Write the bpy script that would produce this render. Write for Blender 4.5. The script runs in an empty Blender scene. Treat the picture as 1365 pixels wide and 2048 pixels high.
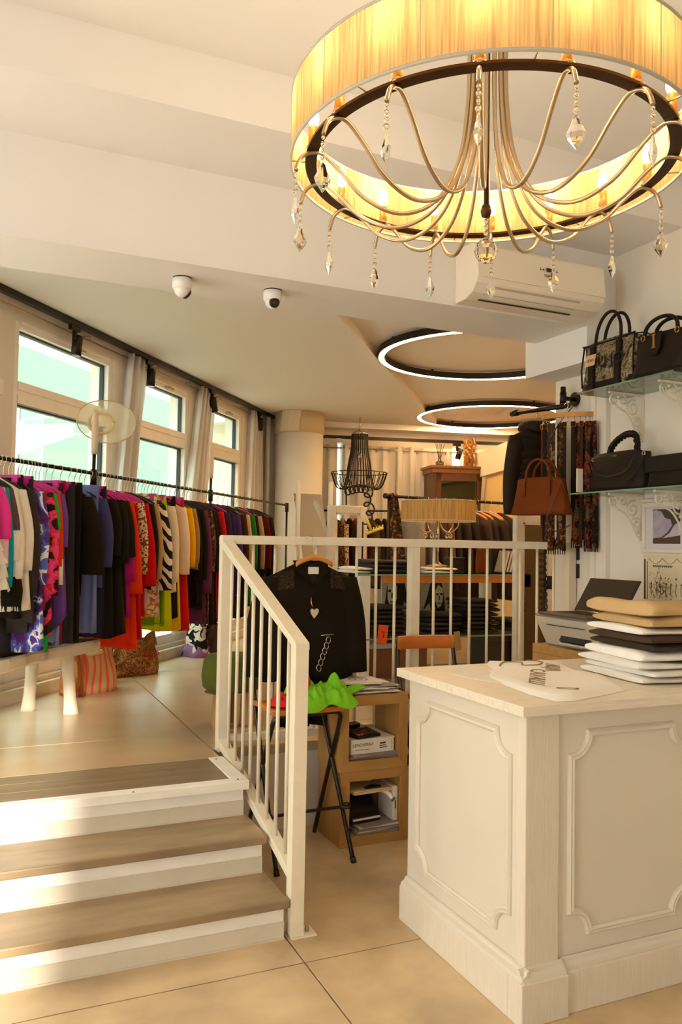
import bpy, math, random
from mathutils import Vector, Matrix, noise
R = math.radians
pi = math.pi
scene = bpy.context.scene
col = scene.collection
random.seed(7)

# ---------------------------------------------------------------- camera
F_PX = 1620.0            # focal length in pixels of the 1365 x 2048 frame
EYE = 1.5
YAW, PITCH, ROLL = R(24.0), R(2.33), R(1.0)
_f0 = Vector((math.sin(YAW), math.cos(YAW), 0)); _r0 = Vector((math.cos(YAW), -math.sin(YAW), 0)); _u0 = Vector((0, 0, 1))
_f = _f0*math.cos(PITCH) + _u0*math.sin(PITCH); _u1 = _u0*math.cos(PITCH) - _f0*math.sin(PITCH)
_r = _r0*math.cos(ROLL) + _u1*math.sin(ROLL); _u = _u1*math.cos(ROLL) - _r0*math.sin(ROLL)
CAM = Vector((0, 0, EYE))
cd = bpy.data.cameras.new('camera'); cam = bpy.data.objects.new('camera', cd); col.objects.link(cam)
cd.sensor_fit = 'VERTICAL'; cd.sensor_height = 36.0; cd.lens = 36.0*F_PX/2048.0
cd.clip_start = 0.05; cd.clip_end = 200
m = Matrix((( _r.x, _u.x, -_f.x, CAM.x), (_r.y, _u.y, -_f.y, CAM.y), (_r.z, _u.z, -_f.z, CAM.z), (0, 0, 0, 1)))
cam.matrix_world = m
scene.camera = cam

# ---------------------------------------------------------------- light and exposure
scene.view_settings.view_transform = 'Standard'; scene.view_settings.look = 'None'
scene.view_settings.exposure = -0.82; scene.view_settings.gamma = 1.0; scene.view_settings.use_curve_mapping = False
w = bpy.data.worlds.new('sky'); scene.world = w; w.use_nodes = True
bg = w.node_tree.nodes['Background']; bg.inputs[0].default_value = (0.97, 0.98, 0.95, 1); bg.inputs[1].default_value = 17.0

def area(name, loc, target, sx, sy, power, color, spread=180):
    l = bpy.data.lights.new(name, 'AREA'); l.shape = 'RECTANGLE'; l.size = sx; l.size_y = sy; l.energy = power; l.color = color; l.spread = R(spread)
    o = bpy.data.objects.new(name, l); col.objects.link(o); o.location = loc
    o.rotation_euler = (Vector(target)-Vector(loc)).to_track_quat('-Z', 'Y').to_euler()
    return o
# lamps added to the daylight at unseen openings left of and behind the photographer
area('side_door_fill', (-4.05, -.1, 1.45), (1.0, 2.6, 1.75), 2.1, 2.4, 60, (0.93, 0.97, 1.0))
area('shop_door_fill', (-1.55, 3.45, 1.45), (-.3, 2.45, 1.3), 1.7, 2.4, 45, (1.0, 0.92, 0.82))
sl = bpy.data.lights.new('low_sun', 'SUN'); sl.energy = 14.0; sl.color = (1.0, .93, .82); sl.angle = R(2.2)
so = bpy.data.objects.new('low_sun', sl); col.objects.link(so)
so.rotation_euler = Vector((.217, .976, -.23)).to_track_quat('-Z', 'Y').to_euler()

# ---------------------------------------------------------------- pixel -> point helpers
def ray(px, py): return _f + _r*((px-682.5)/F_PX) - _u*((py-1024)/F_PX)
def on_z(px, py, z): d = ray(px, py); return CAM + d*((z-EYE)/d.z)
def on_y(px, py, y): d = ray(px, py); return CAM + d*(y/d.y)
def on_x(px, py, x): d = ray(px, py); return CAM + d*(x/d.x)
FA = R(38.5)             # the window front runs 38.5 degrees off the room axis
FD = Vector((math.sin(FA), math.cos(FA), 0)); FN = Vector((FD.y, -FD.x, 0)); FP = Vector((.149, 5.516, 0))
def fac(s, off=0, z=0): p = FP + FD*s + FN*off; return Vector((p.x, p.y, z))
def on_fac(px, py, off=0):
    d = ray(px, py); p0 = FP + FN*off
    return CAM + d*((p0-CAM).dot(FN)/d.dot(FN))
def s_of(p): return (Vector((p.x, p.y, 0))-FP).dot(FD)
UF = 0.45                # height of the upper floor

# ---------------------------------------------------------------- mesh builder
class MB:
    def __init__(s): s.v = []; s.f = []; s.sm = []
    def add(s, vs, fs, smooth=False):
        o = len(s.v); s.v += [Vector(p) for p in vs]; s.f += [tuple(i+o for i in f) for f in fs]; s.sm += [smooth]*len(fs); return s
    def box(s, x0, x1, y0, y1, z0, z1):
        return s.add([(x0,y0,z0),(x1,y0,z0),(x1,y1,z0),(x0,y1,z0),(x0,y0,z1),(x1,y0,z1),(x1,y1,z1),(x0,y1,z1)],
                     [(0,3,2,1),(4,5,6,7),(0,1,5,4),(1,2,6,5),(2,3,7,6),(3,0,4,7)])
    def obox(s, c, ax, ay, az, hx, hy, hz):
        c = Vector(c); vs = []
        for k in (-1, 1):
            for j, i in ((-1,-1),(-1,1),(1,1),(1,-1)): vs.append(c + ax*(i*hx) + ay*(j*hy) + az*(k*hz))
        return s.add(vs, [(0,3,2,1),(4,5,6,7),(0,1,5,4),(1,2,6,5),(2,3,7,6),(3,0,4,7)])
    def bar(s, a, b, wx, wy, up=(0,0,1)):
        a, b = Vector(a), Vector(b); d = (b-a); L = d.length; d.normalize(); sd = d.cross(Vector(up))
        if sd.length < 1e-5: sd = d.cross(Vector((0,1,0)))
        sd.normalize(); u = sd.cross(d)
        return s.obox((a+b)/2, d, sd, u, L/2, wx/2, wy/2)
    def loft(s, rings, caps=True, smooth=True, closed=True):
        n = len(rings[0]); vs = [p for r in rings for p in r]; fs = []
        for i in range(len(rings)-1):
            for j in range(n if closed else n-1):
                k = (j+1) % n; fs.append((i*n+j, i*n+k, (i+1)*n+k, (i+1)*n+j))
        s.add(vs, fs, smooth)
        if caps and closed:
            o = len(s.v)-len(vs)
            s.f += [tuple(o+j for j in reversed(range(n))), tuple(o+(len(rings)-1)*n+j for j in range(n))]; s.sm += [False, False]
        return s
    def tube(s, pts, r, n=8, caps=True, flat=None):
        pts = [Vector(p) for p in pts]; rs = r if isinstance(r, (list, tuple)) else [r]*len(pts)
        t0 = (pts[1]-pts[0]).normalized(); ref = Vector((0,0,1)) if abs(t0.z) < .9 else Vector((1,0,0))
        nx = t0.cross(ref).normalized(); rings = []
        for i, p in enumerate(pts):
            t = (pts[min(i+1, len(pts)-1)]-pts[max(i-1, 0)])
            if t.length < 1e-9: t = t0
            t.normalize(); nx = (nx - t*nx.dot(t))
            if nx.length < 1e-6: nx = t.orthogonal()
            nx.normalize(); ny = t.cross(nx); q = flat or 1.0
            rings.append([p + nx*(rs[i]*math.cos(2*pi*k/n)) + ny*(rs[i]*q*math.sin(2*pi*k/n)) for k in range(n)])
        return s.loft(rings, caps, True)
    def lathe(s, prof, n=24, c=(0,0,0), caps=True, smooth=True, a0=0, a1=2*pi):
        c = Vector(c); full = abs(a1-a0-2*pi) < 1e-6; k = n if full else n+1
        rings = [[c + Vector((r*math.cos(a0+(a1-a0)*j/n), r*math.sin(a0+(a1-a0)*j/n), z)) for j in range(k)] for r, z in prof]
        return s.loft(rings, caps and full, smooth, full)
    def grid(s, fn, nu, nv, smooth=True):
        vs = [fn(i/nu, j/nv) for j in range(nv+1) for i in range(nu+1)]
        return s.add(vs, [(j*(nu+1)+i, j*(nu+1)+i+1, (j+1)*(nu+1)+i+1, (j+1)*(nu+1)+i) for j in range(nv) for i in range(nu)], smooth)
    def prism(s, poly, fn, d0, d1, smooth=False):
        n = len(poly); vs = [fn(u, v, d0) for u, v in poly] + [fn(u, v, d1) for u, v in poly]
        return s.add(vs, [tuple(range(n))[::-1], tuple(range(n, 2*n))] + [(i, (i+1) % n, n+(i+1) % n, n+i) for i in range(n)], smooth)
    def ball(s, c, r, n=10, m=6, sz=1.0):
        c = Vector(c); return s.lathe([(max(r*math.sin(pi*i/m), 1e-4), -r*sz*math.cos(pi*i/m)) for i in range(m+1)], n, c, False)

def spline(pts, k=6, closed=False):
    P = [Vector(p) for p in pts]; n = len(P); out = []
    rng = range(n) if closed else range(n-1)
    for i in rng:
        if closed: a, b, c, d = P[(i-1) % n], P[i], P[(i+1) % n], P[(i+2) % n]
        else: a, b, c, d = P[max(i-1, 0)], P[i], P[i+1], P[min(i+2, n-1)]
        for j in range(k):
            t = j/k; out.append(.5*((2*b) + (c-a)*t + (2*a-5*b+4*c-d)*t*t + (3*b-a-3*c+d)*t**3))
    out.append(P[0].copy() if closed else P[-1].copy())
    return out

# ---------------------------------------------------------------- objects
def wloc(o):
    v = Vector((0, 0, 0))
    while o: v += o.location; o = o.parent
    return v
def obj(name, mb, mat, parent=None, bevel=0, world=False, base=None, sub=0):
    me = bpy.data.meshes.new(name)
    if parent is None:
        if base is None:
            xs = [v.x for v in mb.v]; ys = [v.y for v in mb.v]; base = Vector(((min(xs)+max(xs))/2, (min(ys)+max(ys))/2, min(v.z for v in mb.v)))
        off = Vector(base)
    else: off = wloc(parent) if world else Vector((0, 0, 0))
    me.from_pydata([tuple(v-off) for v in mb.v], [], mb.f)
    me.polygons.foreach_set('use_smooth', mb.sm)
    me.update(); me.materials.append(mat)
    o = bpy.data.objects.new(name, me); col.objects.link(o)
    if parent is None: o.location = off
    else: o.parent = parent
    if bevel:
        b = o.modifiers.new('bevel', 'BEVEL'); b.width = bevel; b.segments = 2; b.limit_method = 'ANGLE'; b.angle_limit = R(40)
    if sub:
        b = o.modifiers.new('smooth', 'SUBSURF'); b.levels = sub; b.render_levels = sub
    return o
def tag(o, label=None, cat=None, group=None, kind=None):
    if label: o['label'] = label
    if cat: o['category'] = cat
    if group: o['group'] = group
    if kind: o['kind'] = kind
    return o
def thing(name, label, cat, loc=(0,0,0), rz=0, group=None, kind=None):
    o = bpy.data.objects.new(name, None); col.objects.link(o); o.location = loc; o.rotation_euler = (0, 0, rz); o.empty_display_size = .1
    return tag(o, label, cat, group, kind)
def struct(name, mb, mat, parent=None, **k):
    o = obj(name, mb, mat, parent, **k)
    if parent is None: o['kind'] = 'structure'
    return o
def single(name, mb, mat, label, cat, group=None, **k): return tag(obj(name, mb, mat, None, **k), label, cat, group)
def dup(o, parent=None, loc=None, rz=None, label=None):
    c = o.copy(); col.objects.link(c); c.parent = parent
    if loc is not None: c.location = loc
    if rz is not None: c.rotation_euler = (0, 0, rz)
    if label: c['label'] = label
    for ch in list(o.children): dup(ch, c)
    return c
def text_mb(s, size, fn, depth=.001, align='CENTER', shear=0.0):
    cu = bpy.data.curves.new('txt', 'FONT'); cu.body = s; cu.size = size; cu.align_x = align; cu.align_y = 'CENTER'; cu.extrude = depth; cu.shear = shear; cu.resolution_u = 3
    t = bpy.data.objects.new('txt', cu); col.objects.link(t)
    dg = bpy.context.evaluated_depsgraph_get(); me = bpy.data.meshes.new_from_object(t.evaluated_get(dg))
    mb = MB(); mb.add([fn(v.co.x, v.co.y, v.co.z) for v in me.vertices], [tuple(p.vertices) for p in me.polygons])
    bpy.data.objects.remove(t); bpy.data.curves.remove(cu); bpy.data.meshes.remove(me)
    return mb

# ---------------------------------------------------------------- materials (all procedural)
def lin(c):
    return tuple(((x/255)/12.92 if x/255 <= .04045 else ((x/255+.055)/1.055)**2.4) for x in c) + (1,)
MATS = {}
def mat(key, rgb, rough=.5, metal=0, var=0.0, vscale=8, vstretch=(1,1,1), bump=0, bscale=60, bstretch=None, spec=.5, emit=None, coat=0, sheen=0, trans=0, dirt=None):
    if key in MATS: return MATS[key]
    m_ = bpy.data.materials.new(key); m_.use_nodes = True; nt = m_.node_tree; b = nt.nodes['Principled BSDF']
    c = lin(rgb); b.inputs['Base Color'].default_value = c; b.inputs['Roughness'].default_value = rough; b.inputs['Metallic'].default_value = metal
    b.inputs['Specular IOR Level'].default_value = spec; b.inputs['Coat Weight'].default_value = coat; b.inputs['Transmission Weight'].default_value = trans
    if sheen: b.inputs['Sheen Weight'].default_value = sheen
    if emit: b.inputs['Emission Color'].default_value = lin(emit[0]); b.inputs['Emission Strength'].default_value = emit[1]
    if var or bump:
        tc = nt.nodes.new('ShaderNodeTexCoord'); mp = nt.nodes.new('ShaderNodeMapping'); nt.links.new(tc.outputs['Object'], mp.inputs[0]); mp.inputs['Scale'].default_value = vstretch
    if var:
        n = nt.nodes.new('ShaderNodeTexNoise'); n.inputs['Scale'].default_value = vscale; n.inputs['Detail'].default_value = 6; nt.links.new(mp.outputs[0], n.inputs[0])
        r = nt.nodes.new('ShaderNodeValToRGB'); nt.links.new(n.outputs[0], r.inputs[0])
        d = dirt and lin(dirt) or tuple(x*(1-var) for x in c[:3])+(1,)
        r.color_ramp.elements[0].color = d; r.color_ramp.elements[1].color = tuple(min(1, x*(1+var*.5)) for x in c[:3])+(1,)
        r.color_ramp.elements[0].position = .3; r.color_ramp.elements[1].position = .7
        nt.links.new(r.outputs[0], b.inputs['Base Color'])
    if bump:
        n = nt.nodes.new('ShaderNodeTexNoise'); n.inputs['Scale'].default_value = bscale; n.inputs['Detail'].default_value = 4; nt.links.new(mp.outputs[0], n.inputs[0])
        bp = nt.nodes.new('ShaderNodeBump'); bp.inputs['Strength'].default_value = bump; bp.inputs['Distance'].default_value = .01; nt.links.new(n.outputs[0], bp.inputs['Height']); nt.links.new(bp.outputs[0], b.inputs['Normal'])
    MATS[key] = m_; return m_
def pattern(key, kind, cols, scale=10, rough=.8, stretch=(1,1,1), rot=(0,0,0), dist=0, pos=None):
    """cloth print: kind wave / noise / voronoi through a stepped colour ramp"""
    if key in MATS: return MATS[key]
    m_ = bpy.data.materials.new(key); m_.use_nodes = True; nt = m_.node_tree; b = nt.nodes['Principled BSDF']; b.inputs['Roughness'].default_value = rough; b.inputs['Specular IOR Level'].default_value = .2
    tc = nt.nodes.new('ShaderNodeTexCoord'); mp = nt.nodes.new('ShaderNodeMapping'); nt.links.new(tc.outputs['Object'], mp.inputs[0]); mp.inputs['Scale'].default_value = stretch; mp.inputs['Rotation'].default_value = rot
    if kind == 'wave':
        n = nt.nodes.new('ShaderNodeTexWave'); n.inputs['Scale'].default_value = scale; n.inputs['Distortion'].default_value = dist; n.inputs['Detail'].default_value = 1; n.inputs['Detail Scale'].default_value = .8; out = n.outputs['Fac']
    elif kind == 'noise':
        n = nt.nodes.new('ShaderNodeTexNoise'); n.inputs['Scale'].default_value = scale; n.inputs['Detail'].default_value = 3; n.inputs['Distortion'].default_value = dist; out = n.outputs['Fac']
    else:
        n = nt.nodes.new('ShaderNodeTexVoronoi'); n.inputs['Scale'].default_value = scale; out = n.outputs['Distance']
    nt.links.new(mp.outputs[0], n.inputs['Vector'])
    r = nt.nodes.new('ShaderNodeValToRGB'); r.color_ramp.interpolation = 'CONSTANT' if kind != 'soft' else 'LINEAR'; nt.links.new(out, r.inputs[0])
    el = r.color_ramp.elements
    while len(el) < len(cols): el.new(.5)
    lo, hi = (.36, .64) if kind == 'noise' else (0, 1)
    for i, c in enumerate(cols):
        el[i].position = pos[i] if pos else (0 if i == 0 else lo + (hi-lo)*i/len(cols)); el[i].color = lin(c)
    nt.links.new(r.outputs[0], b.inputs['Base Color']); MATS[key] = m_; return m_
def glassy(key, tint=(230,240,235), mixf=.85, rough=.02):
    """thin clear pane: transparent with a Fresnel reflection"""
    if key in MATS: return MATS[key]
    m_ = bpy.data.materials.new(key); m_.use_nodes = True; nt = m_.node_tree; nt.nodes.clear()
    o = nt.nodes.new('ShaderNodeOutputMaterial'); t = nt.nodes.new('ShaderNodeBsdfTransparent'); g = nt.nodes.new('ShaderNodeBsdfGlossy'); lw = nt.nodes.new('ShaderNodeLayerWeight'); mx = nt.nodes.new('ShaderNodeMixShader')
    lw.inputs[0].default_value = .5; pw = nt.nodes.new('ShaderNodeMath'); pw.operation = 'POWER'; pw.inputs[1].default_value = 4; nt.links.new(lw.outputs['Facing'], pw.inputs[0])
    fr = nt.nodes.new('ShaderNodeMath'); fr.operation = 'MULTIPLY_ADD'; fr.inputs[1].default_value = .9; fr.inputs[2].default_value = .04; nt.links.new(pw.outputs[0], fr.inputs[0])
    t.inputs[0].default_value = lin(tint); g.inputs['Roughness'].default_value = rough
    nt.links.new(fr.outputs[0], mx.inputs[0]); nt.links.new(t.outputs[0], mx.inputs[1]); nt.links.new(g.outputs[0], mx.inputs[2]); nt.links.new(mx.outputs[0], o.inputs[0])
    MATS[key] = m_; return m_
def sheer(key, rgb, trans=.5, clear=.0, thread=0, bumps=0):
    """fabric that lets light through (diffuse + translucent + a bit see-through)"""
    if key in MATS: return MATS[key]
    m_ = bpy.data.materials.new(key); m_.use_nodes = True; nt = m_.node_tree; nt.nodes.clear()
    o = nt.nodes.new('ShaderNodeOutputMaterial'); d = nt.nodes.new('ShaderNodeBsdfDiffuse'); t = nt.nodes.new('ShaderNodeBsdfTranslucent'); mx = nt.nodes.new('ShaderNodeMixShader')
    d.inputs[0].default_value = lin(rgb); t.inputs[0].default_value = lin(rgb); mx.inputs[0].default_value = trans
    nt.links.new(d.outputs[0], mx.inputs[1]); nt.links.new(t.outputs[0], mx.inputs[2]); last = mx
    if thread:
        tc = nt.nodes.new('ShaderNodeTexCoord'); mp = nt.nodes.new('ShaderNodeMapping'); nt.links.new(tc.outputs['Object'], mp.inputs[0]); mp.inputs['Scale'].default_value = (1, 1, .03)
        n = nt.nodes.new('ShaderNodeTexNoise'); n.inputs['Scale'].default_value = thread; n.inputs['Detail'].default_value = 3; nt.links.new(mp.outputs[0], n.inputs[0])
        r = nt.nodes.new('ShaderNodeValToRGB'); nt.links.new(n.outputs[0], r.inputs[0]); c = lin(rgb)
        r.color_ramp.elements[0].color = tuple(x*.62 for x in c[:3])+(1,); r.color_ramp.elements[1].color = c; r.color_ramp.elements[0].position = .35; r.color_ramp.elements[1].position = .62
        nt.links.new(r.outputs[0], d.inputs[0]); nt.links.new(r.outputs[0], t.inputs[0])
    if clear:
        tr = nt.nodes.new('ShaderNodeBsdfTransparent'); m2 = nt.nodes.new('ShaderNodeMixShader'); m2.inputs[0].default_value = clear
        nt.links.new(last.outputs[0], m2.inputs[1]); nt.links.new(tr.outputs[0], m2.inputs[2]); last = m2
    nt.links.new(last.outputs[0], o.inputs[0]); MATS[key] = m_; return m_
def glow(key, rgb, strength):
    if key in MATS: return MATS[key]
    m_ = bpy.data.materials.new(key); m_.use_nodes = True; nt = m_.node_tree; nt.nodes.clear()
    o = nt.nodes.new('ShaderNodeOutputMaterial'); e = nt.nodes.new('ShaderNodeEmission'); e.inputs[0].default_value = lin(rgb); e.inputs[1].default_value = strength; nt.links.new(e.outputs[0], o.inputs[0])
    MATS[key] = m_; return m_

WALL = mat('white wall paint', (238,230,216), .75, var=.02, vscale=3, bump=.04, bscale=180)
CEIL = mat('white ceiling paint', (240,237,233), .85, bump=.03, bscale=220)
CONC = mat('polished concrete', (216,188,146), .24, var=.26, vscale=3.2, bump=.02, bscale=90, spec=.5)
CONC_UP = mat('polished concrete upper', (196,172,136), .25, var=.12, vscale=2.0, bump=.015, bscale=90, spec=.6)
CONC_STEP = mat('worn concrete tread', (160,136,102), .34, var=.38, vscale=4, vstretch=(.5,2.2,1), bump=.05, bscale=120)
JOINT = mat('dark joint', (70,58,44), .9)
WHITE = mat('white lacquer', (242,239,233), .35, var=.03, vscale=6)
OFFW = mat('cream riser paint', (250,245,232), .4, var=.09, vscale=5, vstretch=(1,1,3))
OFFW2 = mat('beige riser strip', (222,212,190), .4, var=.06, vscale=7)
RAILW = mat('ivory railing paint', (238,226,200), .38, var=.05, vscale=12)
WPLANK = mat('white brushed wood', (238,226,204), .45, var=.10, vscale=9, vstretch=(1,12,12), bump=.12, bscale=24, bstretch=None)
WPLANK_Z = mat('white brushed wood upright', (232,220,200), .45, var=.06, vscale=9, vstretch=(14,14,1), bump=.15, bscale=22)
BLACKM = mat('black metal', (26,20,12), .42, metal=.3)
BLACKP = mat('black plastic', (24,18,10), .4)
BRONZE = mat('dark bronze', (74,52,28), .38, metal=.8)
NICKEL = mat('champagne nickel', (186,164,132), .28, metal=.9)
CHROME = mat('chrome', (200,192,178), .15, metal=1)
GOLD = mat('gold tone metal', (205,150,60), .25, metal=1)
OAK = mat('pale oak veneer', (184,138,76), .5, var=.16, vscale=5, vstretch=(6,6,.6), bump=.05, bscale=40)
OAK_X = mat('pale oak veneer across', (184,138,76), .5, var=.16, vscale=5, vstretch=(.6,6,6), bump=.05, bscale=40)
BEECH = mat('orange varnished beech', (200,112,40), .32, var=.14, vscale=5, vstretch=(.6,6,6), coat=.3)
HWOOD = mat('hanger wood', (206,140,62), .35, var=.12, vscale=6, vstretch=(.8,6,6), coat=.2)
WALNUT = mat('dark walnut', (96,54,24), .4, var=.25, vscale=4, vstretch=(5,5,.7))
MAGENTA = mat('magenta plastic', (214,36,150), .35)
CREAM = mat('cream cloth', (236,218,186), .9, var=.05, vscale=20, bump=.1, bscale=200)
CURT = sheer('white curtain', (252,250,248), .55)
PANE = glassy('window glass')
CLEAR = glassy('clear glass shelf', (215,232,220))
CRYSTAL = None

# ================================================================= the room
ZTOP, ZBEAM, ZSOF, ZBL, ZBR = 3.48, 3.237, 2.79, 3.08, 3.15
Y_BEAM, Y_BULK, Y_BULK2 = 3.17, 3.68, 4.13
XW = 3.40                # right wall
# lower floor: concrete bays parted by saw joints
fl = struct('floor', MB().box(-6, XW+.2, -4, 4.10, -.16, -.035), JOINT)
xs = [-5.9, -3.2, -1.05, 1.116, XW+.1]; ys = [-3.9, -1.6, .6, 2.756, 4.08]
for i in range(len(xs)-1):
    for j in range(len(ys)-1):
        g = .003; obj('concrete_bay', MB().box(xs[i]+g, xs[i+1]-g, ys[j]+g, ys[j+1]-g, -.05, 0), CONC, fl, world=True, bevel=.0015)
# upper floor
fu = struct('floor_upper', MB().box(-3, 9.5, 4.12, 11.5, .20, UF-.03).box(-3, 1.10, 3.55, 4.12, .20, UF-.03), JOINT)
xs = [-2.9, -1.05, 1.116, 3.30, 5.5, 7.7, 9.4]; ys = [4.44, 6.62, 8.8, 11.3]
g = .003
for i in range(len(xs)-1):
    for j in range(len(ys)-1): obj('concrete_bay', MB().box(xs[i]+g, xs[i+1]-g, ys[j]+g, ys[j+1]-g, UF-.05, UF), CONC_UP, fu, world=True, bevel=.0015)
    y0 = 3.906 if i < 2 else 4.06
    obj('concrete_bay', MB().box(xs[i]+g, min(xs[i+1]-g, 3.39) if i == 2 else xs[i+1]-g, max(y0, 4.23) if i > 2 else y0, 4.44-g, UF-.05, UF), CONC_UP, fu, world=True, bevel=.0015)
struct('wall_landing', MB().box(1.115, XW+.1, 4.075, 4.13, -.02, UF-.051), WALL)

# steps up to the landing
st = thing('staircase', 'three low steps with white risers and concrete treads leading to the landing', 'stairs', (-.6, 3.2, 0))
XS0, XS1 = -2.7, 1.105
for k, (yr, z) in enumerate(((2.955, .15), (3.225, .30))):
    tr = obj('tread', MB().box(XS0, XS1+.016, yr-.022, yr+.30, z-.034, z), CONC_STEP, st, world=True, bevel=.006)
for k, (yr, z) in enumerate(((2.955, 0), (3.225, .15), (3.495, .30))):
    ri = obj('riser', MB().box(XS0, XS1, yr, yr+.03, z, z+.116), OFFW, st, world=True)
    obj('kick_strip', MB().box(XS0, XS1+.001, yr-.005, yr, z+.006, z+.062).box(XS0, XS1+.001, yr-.011, yr, z, z+.006).box(XS0, XS1+.001, yr-.008, yr, z+.060, z+.064), OFFW2, ri, world=True)
obj('stringer', MB().add([(XS1,2.985,0),(XS1,4.08,0),(XS1,4.08,.42),(XS1,3.525,.42),(XS1,3.525,.27),(XS1,3.255,.27),(XS1,3.255,.12),(XS1,2.985,.12)],[(0,1,2,3,4,5,6,7)]), WALL, st, world=True)
for (ya, yb) in ((3.53, 3.655), (3.658, 3.78), (3.783, 3.903)):
    obj('landing_plank', MB().box(XS0, 1.052, ya, yb, UF-.03, UF), mat('grey worn board', (142,122,94), .38, var=.22, vscale=3, vstretch=(.5,8,1), bump=.06, bscale=60), st, world=True, bevel=.001)
n1 = obj('landing_nosing', MB().box(XS0, XS1+.02, 3.468, 3.528, UF-.036, UF+.004), OFFW, st, world=True, bevel=.004)
obj('landing_edge_strip', MB().box(1.053, XS1+.02, 3.528, 3.905, UF-.036, UF+.004), OFFW, st, world=True, bevel=.003)
for x, y in ((.62, 3.475), (.1, 3.475), (1.08, 3.50), (1.08, 3.86)):
    obj('screw', MB().lathe([(.005,0),(.004,.002),(.0001,.0022)], 8, (x, y, UF+.004)), mat('rusty screw', (96,74,50), .6, metal=.4), n1, world=True)

# ceilings, beam and bulkhead
struct('ceiling', MB().box(-6, XW+.2, -4, Y_BEAM, ZTOP, ZTOP+.12), CEIL)
struct('ceiling_beam', MB().box(-6, XW+.2, Y_BEAM, Y_BULK, ZBEAM, ZTOP+.12), CEIL)
struct('ceiling_bulkhead', MB().box(-6, XW+.2, Y_BULK, Y_BULK2, ZSOF, ZTOP+.12), CEIL)
A = Vector((2.237, 5.104, 0)); B0 = A - FD*2.2; B1 = A + FD*7.5
def flat(poly, z0, z1): return MB().prism(poly, lambda u, v, d: Vector((u, v, d)), z0, z1)
yb = Y_BULK2-.02; c0 = fac((yb-FP.y-.6*FD.x)/FD.y, -.6); c1 = fac(9, -.6)
struct('ceiling_window_side', flat([(c0.x, yb), (A.x-FD.x*(A.y-yb)/FD.y, yb), (B1.x, B1.y), (c1.x, c1.y)], ZBL, ZBL+.3), CEIL)
struct('ceiling_rear', flat([(B0.x-1, Y_BULK2-.02), (9.8, Y_BULK2-.02), (9.8, 12), (B1.x, 12), (B1.x-.5, B1.y), (A.x-.5, A.y)], ZBR, ZBR+.2), CEIL)
struct('trim_1', MB().box(3.165, XW+.01, Y_BULK2-.0, 4.235, 2.585, ZBR).box(3.165, XW+.01, Y_BULK-.02, Y_BULK2+.0, 2.585, ZSOF+.0), CEIL)

# right wall with its end at the landing
struct('wall_right', MB().box(XW, XW+.2, -4, 4.225, -.02, ZTOP+.05), WALL)
pl = struct('trim_2', MB().box(XW-.035, XW, 3.72, 3.80, 0, ZSOF+.35).box(XW-.05, XW, 3.80, 3.838, 0.5, ZSOF+.36), WALL)
struct('trim_3', MB().box(XW-.03, XW, 3.86, 3.885, 0.9, 2.585), mat('satin white duct', (226,224,220), .22))
# rear room
struct('wall_right_rear', MB().box(7.9, 8.1, 4.2, 12, UF, ZBR), mat('warm wall', (236,222,196), .8))
struct('wall_rear_return', MB().box(XW+.2, 8.1, 4.10, 4.225, UF, ZBR+.1), WALL)
BW0 = Vector((3.984, 9.80, 0)); BWD = Vector((.9736, -.2285, 0)); BWN = Vector((-.2285, -.9736, 0))
def bw(s, off=0, z=0): p = BW0 + BWD*s + BWN*off; return Vector((p.x, p.y, z))
def on_bw(px, py, off=0):
    d = ray(px, py); p0 = BW0 + BWN*off; return CAM + d*((p0-CAM).dot(BWN)/d.dot(BWN))
def sb(px, py=900, off=0): return (on_bw(px, py, off)-BW0).dot(BWD)
wb = MB()
slits = [(sb(675), sb(686)), (sb(905), sb(930))]
edges = [-1.6, slits[0][0], slits[0][1], slits[1][0], slits[1][1], 4.4]
for a, b in ((edges[0], edges[1]), (edges[2], edges[3]), (edges[4], edges[5])):
    wb.obox(bw((a+b)/2, -.1, (UF+ZBR)/2), BWD, BWN, Vector((0,0,1)), (b-a)/2, .1, (ZBR-UF)/2)
for a, b in slits:
    wb.obox(bw((a+b)/2, -.1, 3.0), BWD, BWN, Vector((0,0,1)), (b-a)/2, .1, .15); wb.obox(bw((a+b)/2, -.1, 1.1), BWD, BWN, Vector((0,0,1)), (b-a)/2, .1, .65)
struct('wall_rear', wb, WALL)
for i, (a, b) in enumerate(slits):
    struct('window_%d' % (5+i), MB().obox(bw((a+b)/2, -.12, 2.3), BWD, BWN, Vector((0,0,1)), (b-a)/2, .004, .58), PANE)
struct('trim_4', MB().obox(bw(1.2, .12, ZBR-.07), BWD, BWN, Vector((0,0,1)), 2.9, .14, .07), CEIL)

# round column at the end of the window front
CC = Vector((3.50, 9.13, 0))
cl = struct('column', MB().lathe([(.285, UF), (.285, 2.83)], 40, CC, True), mat('pale plaster column', (242,236,226), .8, var=.04, vscale=4, bump=.08, bscale=60))
cp = obj('capital', MB().lathe([(.285, 2.825), (.30, 2.83), (.30, ZBL), (.28, ZBL)], 40, CC), mat('beige capital', (206,186,150), .8), cl, world=True)
for a in (-2.55, -2.32, -2.09):
    p = CC + Vector((math.cos(a), math.sin(a), 0))*.295; t = Vector((-math.sin(a), math.cos(a), 0)); n = Vector((math.cos(a), math.sin(a), 0))
    obj('capital_plate', MB().obox(p+n*.01+Vector((0,0,2.955)), t, n, Vector((.12*t.x, .12*t.y, 1)).normalized(), .048, .008, .122), mat('beige capital plate', (222,204,170), .7), cp, world=True)

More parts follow.
